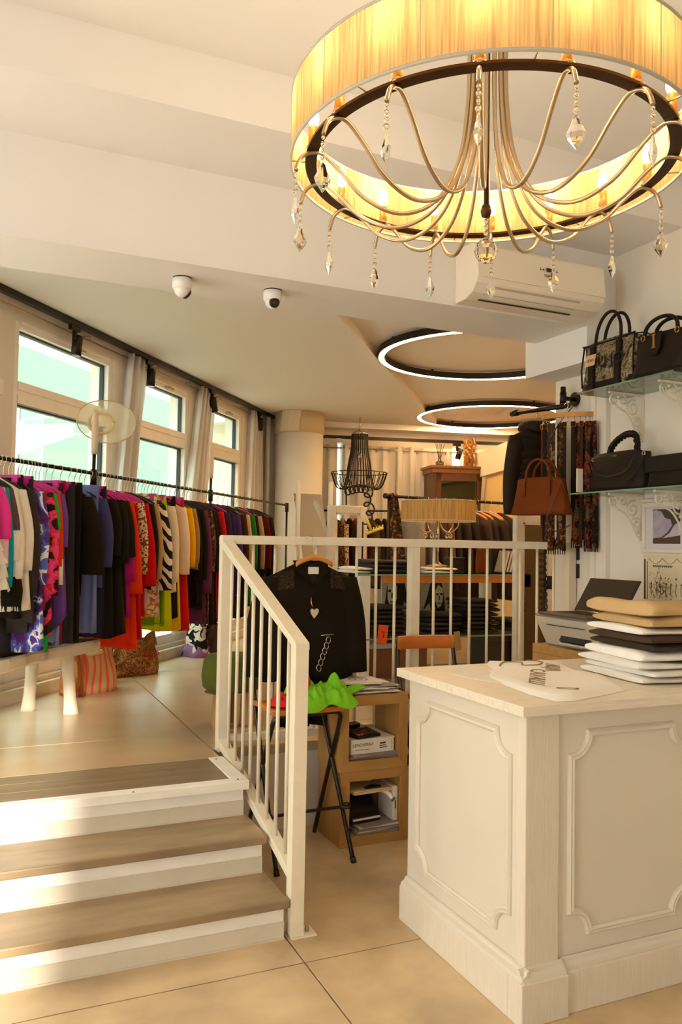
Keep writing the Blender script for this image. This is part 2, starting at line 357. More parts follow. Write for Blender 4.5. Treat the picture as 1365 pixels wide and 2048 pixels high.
# window front: curb, piers, header
Z = Vector((0, 0, 1))
def fbox(mb, s0, s1, o0, o1, z0, z1): return mb.obox(fac((s0+s1)/2, (o0+o1)/2, (z0+z1)/2), FD, FN, Z, (s1-s0)/2, abs(o1-o0)/2, (z1-z0)/2)
struct('baseboard_left', fbox(fbox(MB(), -5, 6, -.20, 0, UF-.02, UF+.085), -5, 6, -.22, -.05, UF+.085, UF+.12), mat('pale sill', (226,214,190), .45, var=.06))
struct('wall_front', MB().box(-4.4, -1.75, -3.7, -3.5, -.02, ZTOP+.05).box(-1.24, XW+.2, -3.7, -3.5, -.02, ZTOP+.05).box(-1.75, -1.24, -3.7, -3.5, 2.6, ZTOP+.05), WALL)
struct('wall_left_front', MB().box(-4.4, -4.2, -3.6, -.85, -.02, ZTOP+.05).box(-4.4, -4.2, 1.05, 1.6, -.02, ZTOP+.05).box(-4.4, -4.2, -.85, 1.05, 2.4, ZTOP+.05), WALL)
struct('wall_left', fbox(fbox(MB(), -6.2, -.95, -.34, -.09, ZBL, ZTOP), -6.2, 6.5, -.34, -.09, 2.945, ZBL), WALL)
mods = [(-1.31, -.20), (.20, 1.325), (1.745, 2.735), (3.225, 4.125)]
piers = [(-6.2, -3.6), (-1.72, -1.37), (-.14, .14), (1.385, 1.685), (2.795, 3.165), (4.185, 6.4)]
for i, (a, b) in enumerate(piers):
    struct('wall_pier_%d' % (i+1), fbox(MB(), a, b, -.30, -.085, UF+.10 if a > -3 else -.02, 2.945), WALL)
FRAMEM = mat('white window frame', (248,244,238), .35, var=.04, vscale=9)
GASK = mat('dark gasket', (52,56,52), .5)
for i, (a, b) in enumerate(mods):
    wn = thing('window_%d' % (i+1), None, None, fac((a+b)/2, -.2, UF+.12), 0, kind='structure')
    f = .06
    def part(n, mb, m_, par=wn): return obj(n, mb, m_, par, world=True)
    part('frame_jamb', fbox(MB(), a-f, a, -.22, -.10, UF+.12, 2.945), FRAMEM); part('frame_jamb', fbox(MB(), b, b+f, -.22, -.10, UF+.12, 2.945), FRAMEM)
    part('frame_head', fbox(fbox(MB(), a, b, -.22, -.10, 2.895, 2.945), a, b, -.18, -.085, 2.925, 2.945), FRAMEM)
    part('transom', fbox(fbox(fbox(MB(), a, b, -.22, -.10, 2.40, 2.545), a, b, -.12, -.092, 2.49, 2.545), a, b, -.12, -.092, 2.40, 2.455), FRAMEM)
    part('frame_sill', fbox(MB(), a, b, -.22, -.10, UF+.12, UF+.20), FRAMEM)
    part('gasket', fbox(fbox(fbox(MB(), a, b, -.175, -.14, 2.882, 2.896), b-.012, b+.001, -.175, -.14, 2.545, 2.89), b-.012, b+.001, -.175, -.14, UF+.2, 2.40), GASK)
    part('gasket', fbox(MB(), a, b, -.175, -.14, 2.388, 2.401), GASK)
    up = part('pane', fbox(MB(), a, b, -.162, -.156, 2.545, 2.90), PANE); part('pane', fbox(MB(), a, b, -.162, -.156, UF+.2, 2.40), PANE)
    if i: part('vent_handle', fbox(fbox(MB(), (a+b)/2+.05, (a+b)/2+.20, -.10, -.075, 2.905, 2.925), (a+b)/2+.10, (a+b)/2+.13, -.12, -.07, 2.90, 2.93), mat('satin handle', (190,170,150), .3, metal=.6))

# the street side: ground, the white house opposite with blinds, an awning
struct('ground_outside', fbox(MB(), -9, 16, -12, -.34, -.3, .12), mat('pale paving outside', (214,212,204), .8, var=.06))
hw = thing('house_opposite', 'white house seen through the windows across the street', 'building', fac(2, -6.2, .12))
HW = mat('white render outside', (150,158,152), .9); HP = mat('pale green render', (98,110,103), .9)
obj('wall', fbox(fbox(MB(), -11, 16, -6.6, -6.2, .12, 4.2), -11, 16, -6.6, -6.2, 4.2, 5.1), HP, hw, world=True)
for k in range(4): obj('blind_slat', fbox(MB(), -9, 3.2, -6.16, -6.05, 4.35+.17*k, 4.46+.17*k), HW, hw, world=True)
obj('balcony', fbox(MB(), -10, 3.6, -6.2, -5.1, 3.65, 4.15), HW, hw, world=True)
obj('canopy', MB().prism([(4.2, 2.2), (7.2, 3.2), (7.2, 3.4), (4.2, 2.6)], lambda u, v, d: fac(u, d, v), -5.8, -4.2), HW, hw, world=True)
w2 = obj('window', fbox(MB(), 7.6, 9.2, -6.2, -6.15, 2.2, 4.0), HW, hw, world=True)
for zz in (2.35, 2.95, 3.55): obj('window_pane', fbox(fbox(MB(), 7.7, 8.35, -6.16, -6.13, zz, zz+.45), 8.45, 9.1, -6.16, -6.13, zz, zz+.45), mat('grey pane outside', (90,104,96), .2), w2, world=True)
sh = thing('potted_shrub', 'green shrub outside the window behind the first rack post', 'plant', fac(1.05, -1.1, .12))
obj('pot', MB().lathe([(.14, 0), (.18, .4), (.16, .4), (.15, .36)], 16), mat('grey pot', (150,145,135), .7), sh)
lf = MB()
for k in range(160):
    a, t = random.random()*2*pi, random.random(); r_ = .22*math.sqrt(random.random()); c = Vector((r_*math.cos(a), r_*math.sin(a), .4+1.6*t)); d = Vector((random.uniform(-1,1), random.uniform(-1,1), random.uniform(-.2,1))).normalized(); e = d.orthogonal().normalized()
    lf.add([c, c+d*.05+e*.02, c+d*.11, c+d*.05-e*.02], [(0,1,2,3)])
tag(obj('foliage', lf, mat('green leaf', (70,150,70), .6), sh), kind='stuff')

# ================================================================= railing on steps and landing
rl = thing('railing', 'ivory painted steel railing with thin round bars along steps and landing', 'railing', (1.155, 4.03, UF))
XR, YR0, YR1 = 1.155, 2.965, 4.035; PW = .055
def rp(n, mb, m_=RAILW, par=rl, **k): return obj(n, mb, m_, par, world=True, **k)
def post(x, y, z0, z1, foot=True):
    p = rp('post', MB().box(x-PW/2, x+PW/2, y-PW/2, y+PW/2, z0, z1), bevel=.002)
    if foot:
        fp = rp('foot_plate', MB().box(x-PW/2, x+PW/2+.05, y-PW/2-.012, y+PW/2+.012, z0, z0+.006), RAILW, p)
        rp('bolt', MB().lathe([(.009,0),(.009,.012),(.005,.02),(.0001,.021)], 8, (x+PW/2+.024, y, z0+.006)), mat('worn bolt', (180,160,130), .4, metal=.6), p)
    return p
post(XR, YR0, 0, 1.112); post(XR, YR1, UF, 1.50)
for x in (2.25, 3.36): post(x, 4.03, UF, 1.495, False)
def slope(y): return (y-YR0)/(YR1-YR0)
ztop = lambda y: 1.118 + (1.535-1.118)*slope(y)
zbot = lambda y: .235 + (.52-.235)*slope(y)
rp('handrail', MB().add([(XR-PW/2-.002, YR0-PW/2-.002, ztop(YR0)-.03), (XR+PW/2+.002, YR0-PW/2-.002, ztop(YR0)-.03), (XR+PW/2+.002, YR1+PW/2, ztop(YR1)-.045), (XR-PW/2-.002, YR1+PW/2, ztop(YR1)-.045),
                          (XR-PW/2-.002, YR0-PW/2, ztop(YR0)), (XR+PW/2+.002, YR0-PW/2, ztop(YR0)), (XR+PW/2+.002, YR1+PW/2, ztop(YR1)), (XR-PW/2-.002, YR1+PW/2, ztop(YR1))],
                         [(0,3,2,1),(4,5,6,7),(0,1,5,4),(1,2,6,5),(2,3,7,6),(3,0,4,7)]), bevel=.003)
rp('bottom_rail', MB().bar((XR, YR0, zbot(YR0)-.02), (XR, YR1, zbot(YR1)-.02), .045, .04), bevel=.002)
rp('handrail', MB().box(XR-PW/2, 3.36+PW/2, 4.03-PW/2, 4.03+PW/2, 1.495, 1.54), bevel=.003)
rp('bottom_rail', MB().box(XR, 3.36, 4.03-.022, 4.03+.022, .49, .525), bevel=.002)
for k in range(8):
    y = YR0 + (YR1-YR0)*(k+1)/9
    rp('baluster', MB().tube([(XR, y, zbot(y)-.02), (XR, y, ztop(y)-.03)], .0085, 8))
for x in (1.30, 1.42, 1.537, 1.654, 1.774, 1.894, 2.014, 2.13, 2.383, 2.50, 2.626, 2.748, 2.865, 2.985, 3.11, 3.235):
    rp('baluster', MB().tube([(x, 4.03, .51), (x, 4.03, 1.51)], .0085, 8))

# ================================================================= sales counter
CX0, CX1, CY0, CY1 = 1.625, 3.05, 2.155, 2.93
ct = thing('sales_counter', 'white panelled wooden sales counter with scalloped mouldings', 'counter', (2.3, 2.55, 0))
def cp_(n, mb, m_=None, par=ct, **k): return obj(n, mb, m_ or WPLANK_Z, par, world=True, **k)
SMOOTHW = mat('white counter paint', (226,216,198), .42, var=.03, vscale=3, bump=.02, bscale=300)
cp_('body', MB().box(CX0+.012, CX1, CY0+.012, CY1, .12, .965), SMOOTHW)
cp_('corner_post', MB().box(CX0, CX0+.135, CY0, CY0+.05, .12, .965), WPLANK_Z, bevel=.004)
cp_('side_panel', MB().box(CX0+.002, CX0+.02, CY0+.04, CY1, .12, .965), SMOOTHW)
for k in range(8):
    y0 = CY0-.045+ (CY1+.03-CY0+.045)*k/8; y1 = CY0-.045 + (CY1+.03-CY0+.045)*(k+1)/8
    cp_('top_board', MB().box(CX0-.045, CX1+.04, y0+.0004, y1-.0004, .967, 1.0), WPLANK, bevel=.002)
pb = cp_('plinth', MB().box(CX0-.035, CX0+.15, CY0-.035, CY0+.04, 0, .135).box(CX0-.035, CX0+.02, CY0+.04, CY1, 0, .135).box(CX0+.15, CX1, CY0-.022, CY0+.04, 0, .135), WPLANK_Z, bevel=.004)
cp_('plinth_moulding', MB().prism([(0,0),(.030,0),(.026,.012),(.012,.020),(.008,.03),(0,.034)], lambda u, v, d: Vector((CX0-u, d, .135+v)), CY0-.025, CY1)
    .prism([(0,0),(.030,0),(.026,.012),(.012,.020),(.008,.03),(0,.034)], lambda u, v, d: Vector((d, CY0-u, .135+v)), CX0-.025, CX0+.145)
    .prism([(0,0),(.018,0),(.016,.012),(.006,.020),(.004,.03),(0,.034)], lambda u, v, d: Vector((d, CY0+.008-u, .135+v)), CX0+.145, CX1), SMOOTHW, pb)
def scallop(fn, u0, u1, v0, v1, rr=.075):
    """rectangular moulding with concave quarter-round corners"""
    P = []
    def arc(cx, cy, a0, a1): return [(cx+rr*math.cos(a0+(a1-a0)*k/6), cy+rr*math.sin(a0+(a1-a0)*k/6)) for k in range(7)]
    P += arc(u0, v0, pi/2, 0) + arc(u1, v0, pi, pi/2) + arc(u1, v1, -pi/2, -pi) + arc(u0, v1, 0, -pi/2)
    n = len(P); mb = MB()
    prof = [(-.013, 0), (-.013, .007), (-.006, .014), (.002, .010), (.006, .013), (.012, .006), (.013, 0)]
    rings = []
    cx, cy = (u0+u1)/2, (v0+v1)/2
    for i in range(n):
        a, b, c = Vector(P[i-1]), Vector(P[i]), Vector(P[(i+1) % n]); t = ((b-a).normalized()+(c-b).normalized())
        t.normalize(); nn = Vector((t.y, -t.x)); q = 1/max(.55, nn.dot(Vector(((b-a).normalized().y, -(b-a).normalized().x))))
        rings.append([fn(b.x+nn.x*h*q, b.y+nn.y*h*q, d) for h, d in prof])
    rings.append(rings[0]); mb.loft(rings, False, True, False)
    for k in range(len(mb.sm)): mb.sm[k] = False
    return mb
a, b_ = on_y(1140, 1440, CY0), on_y(1352, 1835, CY0)
cp_('panel_moulding', scallop(lambda u, v, d: Vector((u, CY0+.012-d, v)), 1.815, 2.335, .235, .885), SMOOTHW)
cp_('panel_moulding', scallop(lambda u, v, d: Vector((u, CY0+.012-d, v)), 2.42, 2.94, .235, .885), SMOOTHW)
cp_('panel_moulding', scallop(lambda u, v, d: Vector((CX0+.002-d, u, v)), CY0+.085, CY1-.085, .235, .885), SMOOTHW)

# ================================================================= big drum chandelier
CRYSTAL = bpy.data.materials.new('cut crystal'); CRYSTAL.use_nodes = True
_b = CRYSTAL.node_tree.nodes['Principled BSDF']; _b.inputs['Transmission Weight'].default_value = 1; _b.inputs['Roughness'].default_value = .02; _b.inputs['IOR'].default_value = 1.52; _b.inputs['Base Color'].default_value = lin((255,246,228))
HC = Vector((1.258, 1.868, 2.555)); RS, RI = .545, .49; N_ARM = 16
ch = thing('drum_chandelier', 'large round chandelier with cream thread drum shade, candle bulbs and crystal drops', 'chandelier', HC)
SHADE = sheer('cream thread shade', (232,188,130), .31, 0, thread=160)
sm_ = MB(); nseg = 192
sm_.lathe([(RS, 0), (RS, .175)], nseg, (0,0,0), False); shade = obj('drum_shade', sm_, SHADE, ch)
obj('shade_trim', MB().lathe([(RS-.003,-.003),(RS+.003,-.003),(RS+.003,.004),(RS-.003,.004),(RS-.003,-.003)], 96, caps=False), mat('pale trim', (196,190,170), .6), shade)
obj('shade_trim', MB().lathe([(RS-.003,.171),(RS+.003,.171),(RS+.003,.178),(RS-.003,.178),(RS-.003,.171)], 96, caps=False), MATS['pale trim'], shade)
for k in range(12):
    a = 2*pi*(k+.35)/12
    obj('shade_seam', MB().box(-.0012, .0012, 0, .0012, 0, .175), MATS['pale trim'], shade).matrix_local = Matrix.Translation((RS*math.cos(a), RS*math.sin(a), 0)) @ Matrix.Rotation(a-pi/2, 4, 'Z')
obj('ring', MB().lathe([(RI-.016,0),(RI+.016,0),(RI+.016,.007),(RI-.016,.007),(RI-.016,0)], 128, (0,0,-.003), False, False), BRONZE, ch)
for k in range(8):
    a = 2*pi*(k+.5)/8; obj('ring_strut', MB().tube([(math.cos(a)*(RI+.012), math.sin(a)*(RI+.012), .004), (math.cos(a)*RS, math.sin(a)*RS, .006)], .0022, 6), NICKEL, ch)
obj('ceiling_canopy', MB().lathe([(.001,.86),(.05,.87),(.085,.90),(.09,ZTOP-HC.z)], 32), BRONZE, ch)
obj('stem', MB().tube([(0,0,.9),(0,0,-.13)], .007, 8), BRONZE, ch)
hub = obj('hub', MB().lathe([(.001,-.14),(.012,-.135),(.016,-.12),(.012,-.105),(.007,-.10)], 16), BRONZE, ch)
bc = MB()
for k in range(5): bc.ball((0,0,-.148-.017*k), .007, 8, 6)
obj('bead_chain', bc, CRYSTAL, ch)
def facet(r, prof, n):
    mb = MB().lathe(prof, n, (0,0,0), False, False); return mb
obj('crystal_ball', MB().lathe([(.0005,-.268),(.015,-.264),(.027,-.250),(.0325,-.232),(.027,-.214),(.015,-.200),(.0005,-.197)], 10, (0,0,0), False, False), CRYSTAL, ch)
# arm profile in (radius, height) round the axis
prof = spline([(.050,0,.88),(.050,0,.35),(.056,0,.16),(.082,0,.01),(.145,0,-.105),(.245,0,-.150),(.345,0,-.118),(.420,0,-.045),(.462,0,-.010),(.490,0,-.006),(.520,0,-.022),(.535,0,-.060)], 5)
arm_me = cup_me = sleeve_me = bulb_me = bead_me = drop_me = None
BULB = glow('warm candle bulb', (255,220,150), 45)
SLEEVE = mat('gold candle sleeve', (222,164,84), .4, metal=.5)
a0 = math.atan2(-HC.y, -HC.x) - R(2)
first = {}
def cp_mesh(key, name, mk, m_, par):
    if key not in first: o = obj(name, mk(), m_, par); first[key] = o; return o
    o = bpy.data.objects.new(name, first[key].data); col.objects.link(o); o.parent = par; return o
for k in range(N_ARM):
    a = a0 + 2*pi*k/N_ARM; M = Matrix.Rotation(a, 4, 'Z')
    ar = cp_mesh('arm', 'arm', lambda: MB().tube(prof, .0058, 8), NICKEL, ch); ar.matrix_local = M
    def cup(): return MB().lathe([(.004,-.006),(.017,-.002),(.018,.004),(.013,.010),(.010,.012)], 14, (RI,0,.004))
    cp_mesh('cup', 'candle_cup', cup, NICKEL, ar)
    cp_mesh('sleeve', 'candle_sleeve', lambda: MB().lathe([(.0125,.01),(.0125,.062),(.006,.062)], 14, (RI,0,0)), SLEEVE, ar)
    cp_mesh('bulb', 'candle_bulb', lambda: MB().lathe([(.006,.060),(.0105,.068),(.0155,.082),(.0145,.098),(.008,.116),(.0035,.128),(.0004,.132)], 12, (RI,0,0), False), BULB, ar)
    def beads():
        mb = MB(); z = -.068
        for q in range(4): mb.ball((.535,0,z), (.0052,.0065,.0052,.0075)[q], 8, 6); z -= .0165
        return mb
    cp_mesh('beads', 'bead_strand', beads, CRYSTAL, ar)
    dr = cp_mesh('drop', 'crystal_drop', lambda: MB().lathe([(.0004,.036),(.007,.030),(.013,.012),(.021,-.004),(.018,-.016),(.008,-.030),(.0004,-.040)], 8, (0,0,0), False, False), CRYSTAL, ar)
    dr.matrix_local = Matrix.Translation((.535, 0, -.165)) @ Matrix.Rotation(k*1.1, 4, 'Z') @ Matrix.Diagonal((1, .5, 1, 1))
    l = bpy.data.lights.new('candle_light', 'POINT'); l.energy = 2.0; l.color = (1.0, .79, .53); l.shadow_soft_size = .016
    lo = bpy.data.objects.new('candle_light', l); col.objects.link(lo); lo.location = HC + Vector((RI*math.cos(a), RI*math.sin(a), .150))

# ================================================================= LED ring lamps on the rear ceiling
LED = glow('warm LED strip', (255,202,136), 150)
for k, (cx, cy, rr) in enumerate(((3.80, 5.63, .87), (5.62, 8.22, .86))):
    t = thing('ring_lamp', ('large round ceiling ring lamp nearer the air conditioner', 'round ceiling ring lamp farther back, above the lamp with drum shade')[k], 'ceiling lamp', (cx, cy, ZBR), 0, 'LED ring lamps')
    obj('ring_body', MB().lathe([(rr-.035,-.075),(rr-.035,-.02),(rr+.03,-.02),(rr+.03,-.075),(rr+.022,-.075),(rr+.022,-.068),(rr-.027,-.068),(rr-.027,-.075),(rr-.035,-.075)], 96, caps=False, smooth=False), BLACKM, t)
    obj('light_strip', MB().lathe([(rr+.014,-.078),(rr-.019,-.078),(rr-.019,-.066),(rr+.014,-.066),(rr+.014,-.078)], 96, caps=False, smooth=False), LED, t)
    obj('mount', MB().tube([(rr,0,-.02),(rr,0,0)], .01).tube([(-rr,0,-.02),(-rr,0,0)], .01).tube([(0,rr,-.02),(0,rr,0)], .01).tube([(0,-rr,-.02),(0,-rr,0)], .01), BLACKM, t)

# ================================================================= ceiling track spotlights
def spot(root_name, label, p, aim, group, tilt=0.0, rz=0.0):
    t = thing(root_name, label, 'spotlight', p, rz, group)
    obj('track_adapter', MB().box(-.06,.05,-.016,.016,-.035,0), BLACKM, t, bevel=.002)
    obj('arm', MB().box(-.012,.012,-.012,.012,-.10,-.03), BLACKM, t)
    b = obj('lamp_body', MB().lathe([(.036,-.075),(.037,.07),(.02,.075)], 20), BLACKM, t); b.matrix_local = Matrix.Translation((.03,0,-.135)) @ Matrix.Rotation(tilt, 4, 'Y')
    obj('lens', MB().lathe([(.0005,-.077),(.03,-.077),(.036,-.075)], 20), mat('spot lens', (120,96,60), .2), b)
    return t
tr = thing('track_rail', 'long black lighting track on the ceiling above the window curtains', 'track rail', fac(1.6, 0, ZBL-.042))
obj('rail', fbox(MB(), -2.4, 5.0, -.02, .02, ZBL-.042, ZBL-.0005), BLACKM, tr, world=True)
rots = (.12, .05, -.45, 0)
for k, s in enumerate((.686, 1.81, 3.14, 4.50)):
    spot('track_spotlight', ('black track spotlight above the wide window with the straw hat', 'black track spotlight just right of the nearest white curtain', 'black track spotlight tilted beside the second white curtain', 'black track spotlight at the far end by the column')[k], fac(s, 0, ZBL-.043), None, 'spotlights on the window track', rots[k], pi/2-FA)
tb = thing('track_rail', 'black lighting track on the rear wall above the curtains', 'track rail', bw(1.4, .30, 2.86))
obj('rail', MB().obox(bw(1.35, .30, 2.88), BWD, BWN, Z, 2.35, .018, .02), BLACKM, tb, world=True)
obj('hanger_clip', MB().obox(bw(-.6, .30, 2.95), BWD, BWN, Z, .01, .01, .055).obox(bw(3.1, .30, 2.95), BWD, BWN, Z, .01, .01, .055), BLACKM, tb, world=True)
s_ = sb(915, 890, .30)
spot('track_spotlight', 'black spotlight on the rear track above the wooden cabinet', bw(s_, .30, 2.86), None, None, .35, 0)

# ================================================================= security cameras
def dome(label, p, turn, lens):
    t = thing('security_camera', label, 'camera', p, turn, 'white dome cameras on the soffit')
    obj('mount_ring', MB().lathe([(.046,0),(.046,-.006)], 28), mat('black gap', (30,24,16), .5), t)
    obj('housing', MB().lathe([(.0475,-.006),(.0485,-.03),(.047,-.05),(.042,-.058),(.02,-.06)], 28), WHITE, t)
    e = obj('eyeball', MB().ball((0,0,-.058), .038, 24, 14), WHITE, t)
    l = obj('lens_face', MB().lathe([(.022,-.041),(.027,-.034),(.027,-.024),(.018,-.020)], 24), BLACKP, t)
    l.matrix_local = Matrix.Translation((0,0,-.058)) @ Matrix.Rotation(lens, 4, 'Y')
    g_ = obj('lens', MB().lathe([(.0005,-.0425),(.012,-.0420),(.013,-.040)], 16), mat('lens glass', (70,40,20), .08), l)
    return t
p1, p2 = on_z(365, 556, ZSOF), on_z(546, 581, ZSOF)
dome('white dome security camera turned away, nearer the windows', (p1.x, p1.y, ZSOF), R(200), R(60))
dome('white dome security camera with its dark lens facing the room', (p2.x, p2.y, ZSOF), math.atan2(-p2.y, -p2.x)+R(20), R(-68))

# ================================================================= air conditioner on the bulkhead
ac = thing('air_conditioner', 'white wall air conditioner on the bulkhead under the chandelier', 'air conditioner', (2.70, Y_BULK, 2.80))
AX0, AX1 = 2.285, 3.125; ACW = mat('white appliance plastic', (240,230,212), .35)
pf = [(0,2.80),(-.10,2.80),(-.165,2.822),(-.205,2.865),(-.213,2.89),(-.20,3.06),(-.175,3.085),(0,3.09)]
obj('casing', MB().prism(pf, lambda u, v, d: Vector((d, Y_BULK-.001+u, v)), AX0, AX1), ACW, ac, world=True, bevel=.006)
obj('front_panel', MB().prism([(-.214,2.892),(-.2205,2.892),(-.206,3.052),(-.20,3.056)], lambda u, v, d: Vector((d, Y_BULK+u, v)), AX0+.004, AX1-.004), ACW, ac, world=True)
obj('air_flap', MB().add([(AX0+.08, Y_BULK-.108, 2.7985),(AX1-.16, Y_BULK-.108, 2.7985),(AX1-.16, Y_BULK-.200, 2.853),(AX0+.08, Y_BULK-.200, 2.853),(AX0+.08, Y_BULK-.108, 2.806),(AX1-.16, Y_BULK-.108, 2.806),(AX1-.16, Y_BULK-.194, 2.86),(AX0+.08, Y_BULK-.194, 2.86)],[(0,3,2,1),(4,5,6,7),(0,1,5,4),(1,2,6,5),(2,3,7,6),(3,0,4,7)]), mat('grey flap', (206,196,180), .4), ac, world=True)
obj('slot', MB().obox((AX0+.37, Y_BULK-.118, 2.8005), Vector((1,0,0)), Vector((0,1,0)), Z, .30, .003, .003), BLACKP, ac, world=True)
obj('slot', MB().obox((AX0+.37, Y_BULK-.16, 2.823), Vector((1,0,0)), Vector((0,1,0)), Z, .30, .0012, .004), mat('grey slot', (150,140,124), .6), ac, world=True)
AF = lambda u, v, d: Vector((2.735+u, Y_BULK-.2135-.0045+ (v)*.094-.002-d, 2.955+v))
obj('display', MB().box(0,0,0,0,0,0) if False else MB().prism([(-.016,.022),(.016,.022),(.016,.042),(-.016,.042)], AF, 0, .003), BLACKP, ac, world=True)
ic = MB()
for u in (-.055,-.036,.034,.052): ic.prism([(u-.004,.026),(u+.004,.026),(u+.004,.032),(u-.004,.032)], AF, 0, .002); ic.prism([(u-.002,.036),(u+.002,.036),(u+.002,.039),(u-.002,.039)], AF, 0, .002)
obj('indicator_icon', ic, mat('dark print', (60,48,36), .6), ac, world=True)
obj('brand_lettering', text_mb('Vaillant', .022, lambda x, y, z: AF(x, y-.002, .001+z)), mat('grey print', (120,104,84), .5), ac, world=True)

# ================================================================= curtains and rods on the window front
def curtain(name, label, group, top, bot, z0, z1, folds, amp, fn, m_=CURT, n=80, tie=None):
    """pleated cloth hung between two edges; fn(s, off, z) -> point; tie = (zt, s0, s1) gathers it there"""
    def surf(u, v):
        z = z1 + (z0-z1)*v
        s0 = top[0] + (bot[0]-top[0])*min(1, v*1.0); s1 = top[1] + (bot[1]-top[1])*min(1, v*1.0)
        s = s0 + (s1-s0)*u
        o = amp*math.sin(u*folds*2*pi) + amp*.4*math.sin(u*folds*5.1+v*3) + amp*.5*v*math.sin(u*folds*3.3+1)
        return fn(s + .3*amp*math.cos(u*folds*4*pi), o, z)
    t = thing(name, label, 'curtain', fn((bot[0]+bot[1])/2, 0, z0), 0, group)
    mb = MB().grid(surf, n, 14)
    c = obj('cloth', mb, m_, t, world=True)
    so = c.modifiers.new('thick', 'SOLIDIFY'); so.thickness = .003
    k = max(2, int(folds))
    for i in range(k):
        u = (i+.5)/k; p = surf(u, .028)
        rg = MB().tube([p + Vector((0,0,.018*math.sin(q*2*pi/12))) + FN*.0 + (Vector((FN.x, FN.y, 0)))*.018*math.cos(q*2*pi/12) for q in range(13)], .0035, 6)
        obj('eyelet', rg, NICKEL, t, world=True)
    return t
fcur = lambda s, o, z: fac(s, -.035+o, z)
curtain('curtain', 'nearest white curtain, right of the window with the straw hat', 'window curtains', (1.50, 1.84), (1.20, 1.50), UF+.2, 3.035, 3, .035, fcur)
curtain('curtain', 'second white curtain from the camera, between middle and far window', 'window curtains', (2.88, 3.27), (2.40, 2.92), UF+.2, 3.035, 4, .035, fcur)
curtain('curtain', 'third white curtain, right beside the far window', 'window curtains', (4.30, 4.66), (4.10, 4.86), UF+.2, 3.035, 4, .035, fcur)
curtain('curtain', 'pale curtain half hidden behind the round column', 'window curtains', (4.80, 5.65), (4.80, 5.70), UF+.2, 3.035, 6, .03, lambda s, o, z: fac(s, -.02+o, z))
for k, (a, b) in enumerate(((-1.5, 1.545), (1.88, 2.90), (3.28, 4.33))):
    t = thing('curtain_rod', ('long brushed curtain rod over the nearest window', 'short curtain rod over the middle window', 'short curtain rod over the far window')[k], 'curtain rod', fac((a+b)/2, -.035, 2.985), 0, 'curtain rods on the window front')
    obj('rod', MB().tube([fac(a, -.035, 2.995), fac(b, -.035, 2.995)], .008, 8), NICKEL, t, world=True)
    obj('finial', MB().ball(fac(b+.012, -.035, 2.995), .022, 12, 8), NICKEL, t, world=True)
    for s in ((a+b)/2-.35*(b-a), (a+b)/2+.3*(b-a)):
        obj('bracket', MB().tube([fac(s, -.035, 2.995), fac(s, -.035, 3.03), fac(s, -.09, 3.03)], .005, 6), NICKEL, t, world=True)
single('wall_switch', fbox(MB(), -.04, .03, -.085, -.075, 2.42, 2.52), WHITE, 'small white wall plate on the pier left of the hat', 'wall plate', bevel=.003)

# ================================================================= long clothes rail in front of the windows
OR = .45; ZR = 1.935
rk = thing('clothes_rail', 'long black clothes rail packed with garments in front of the windows', 'clothes rack', fac(1.8, OR, UF))
obj('rod', MB().tube([fac(-1.5, OR, ZR), fac(4.28, OR, ZR)], .0115, 10), BLACKM, rk, world=True)
WRAP = mat('pale cloth wrap', (232,206,178), .85, bump=.2, bscale=60)
for s in (-1.45, .255, 2.125, 4.24):
    top = ZR+.015 if s in (-1.45, 4.24) else 2.10
    p = obj('post', MB().tube([fac(s, OR, UF+.01 if top < 2.05 else 1.45), fac(s, OR, top)], .0115, 10), BLACKM, rk, world=True)
    obj('clamp', MB().tube([fac(s, OR, ZR-.075), fac(s, OR, ZR+.025)], .021, 12), BLACKM, p, world=True)
    if top < 2.05: obj('foot', MB().tube([fac(s, OR-.22, UF+.012), fac(s, OR+.14, UF+.012)], .012, 8), BLACKM, p, world=True)
    if top > 2.05: obj('wrapped_tip', MB().tube([fac(s, OR, 2.06), fac(s, OR, 2.10), fac(s+.004, OR, 2.2), fac(s-.003, OR, 2.3), fac(s, OR, 2.345)], [.018,.021,.0225,.021,.017], 10), WRAP, p, world=True)

# straw hat stuck on the wrapped tip
hat = thing('sun_hat', 'translucent ivory wide-brimmed hat perched on the wrapped rail post', 'hat', fac(.255, OR+.03, 2.15))
HATM = sheer('ivory sinamay', (246,234,206), .6, .58); hp = Vector(fac(.27, OR+.035, 2.262))
to_cam = (CAM-hp).normalized(); hx = to_cam.cross(Z).normalized()*-1; hx = (hx + Z*.12).normalized(); hy = hx.cross(to_cam).normalized()*-1
if hy.z < 0: hy = -hy
def brim(u, v):
    a = 2*pi*u; ra = .082 + v*(1.0); rr = .070 + (.092+.026*math.cos(a-.5)+.014*math.cos(2*a+.6))*v
    ex = 1.12 if math.cos(a) > 0 else .98
    return hp + hx*(rr*math.cos(a)*ex) + hy*(rr*math.sin(a)*.90) - to_cam*(.02*math.sin(2*a)*v) - to_cam*.01*(1-v)
obj('brim', MB().grid(brim, 48, 6), HATM, hat, world=True)
obj('brim_edge', MB().tube([brim(k/48, 1) for k in range(49)], .0032, 6), mat('tan binding', (214,180,132), .7), hat, world=True)
obj('crown', MB().grid(lambda u, v: hp + hx*(.075*math.cos(2*pi*u)*math.cos(v*1.5)) + hy*(.064*math.sin(2*pi*u)*math.cos(v*1.5)) - to_cam*(.01+.09*math.sin(v*1.5)), 32, 6), HATM, hat, world=True)
obj('hat_band', MB().tube([hp + hx*(.077*math.cos(k*pi/16)) + hy*(.066*math.sin(k*pi/16)) - to_cam*.014 for k in range(33)], .006, 6, flat=2.0), mat('straw band', (222,196,140), .7), hat, world=True)

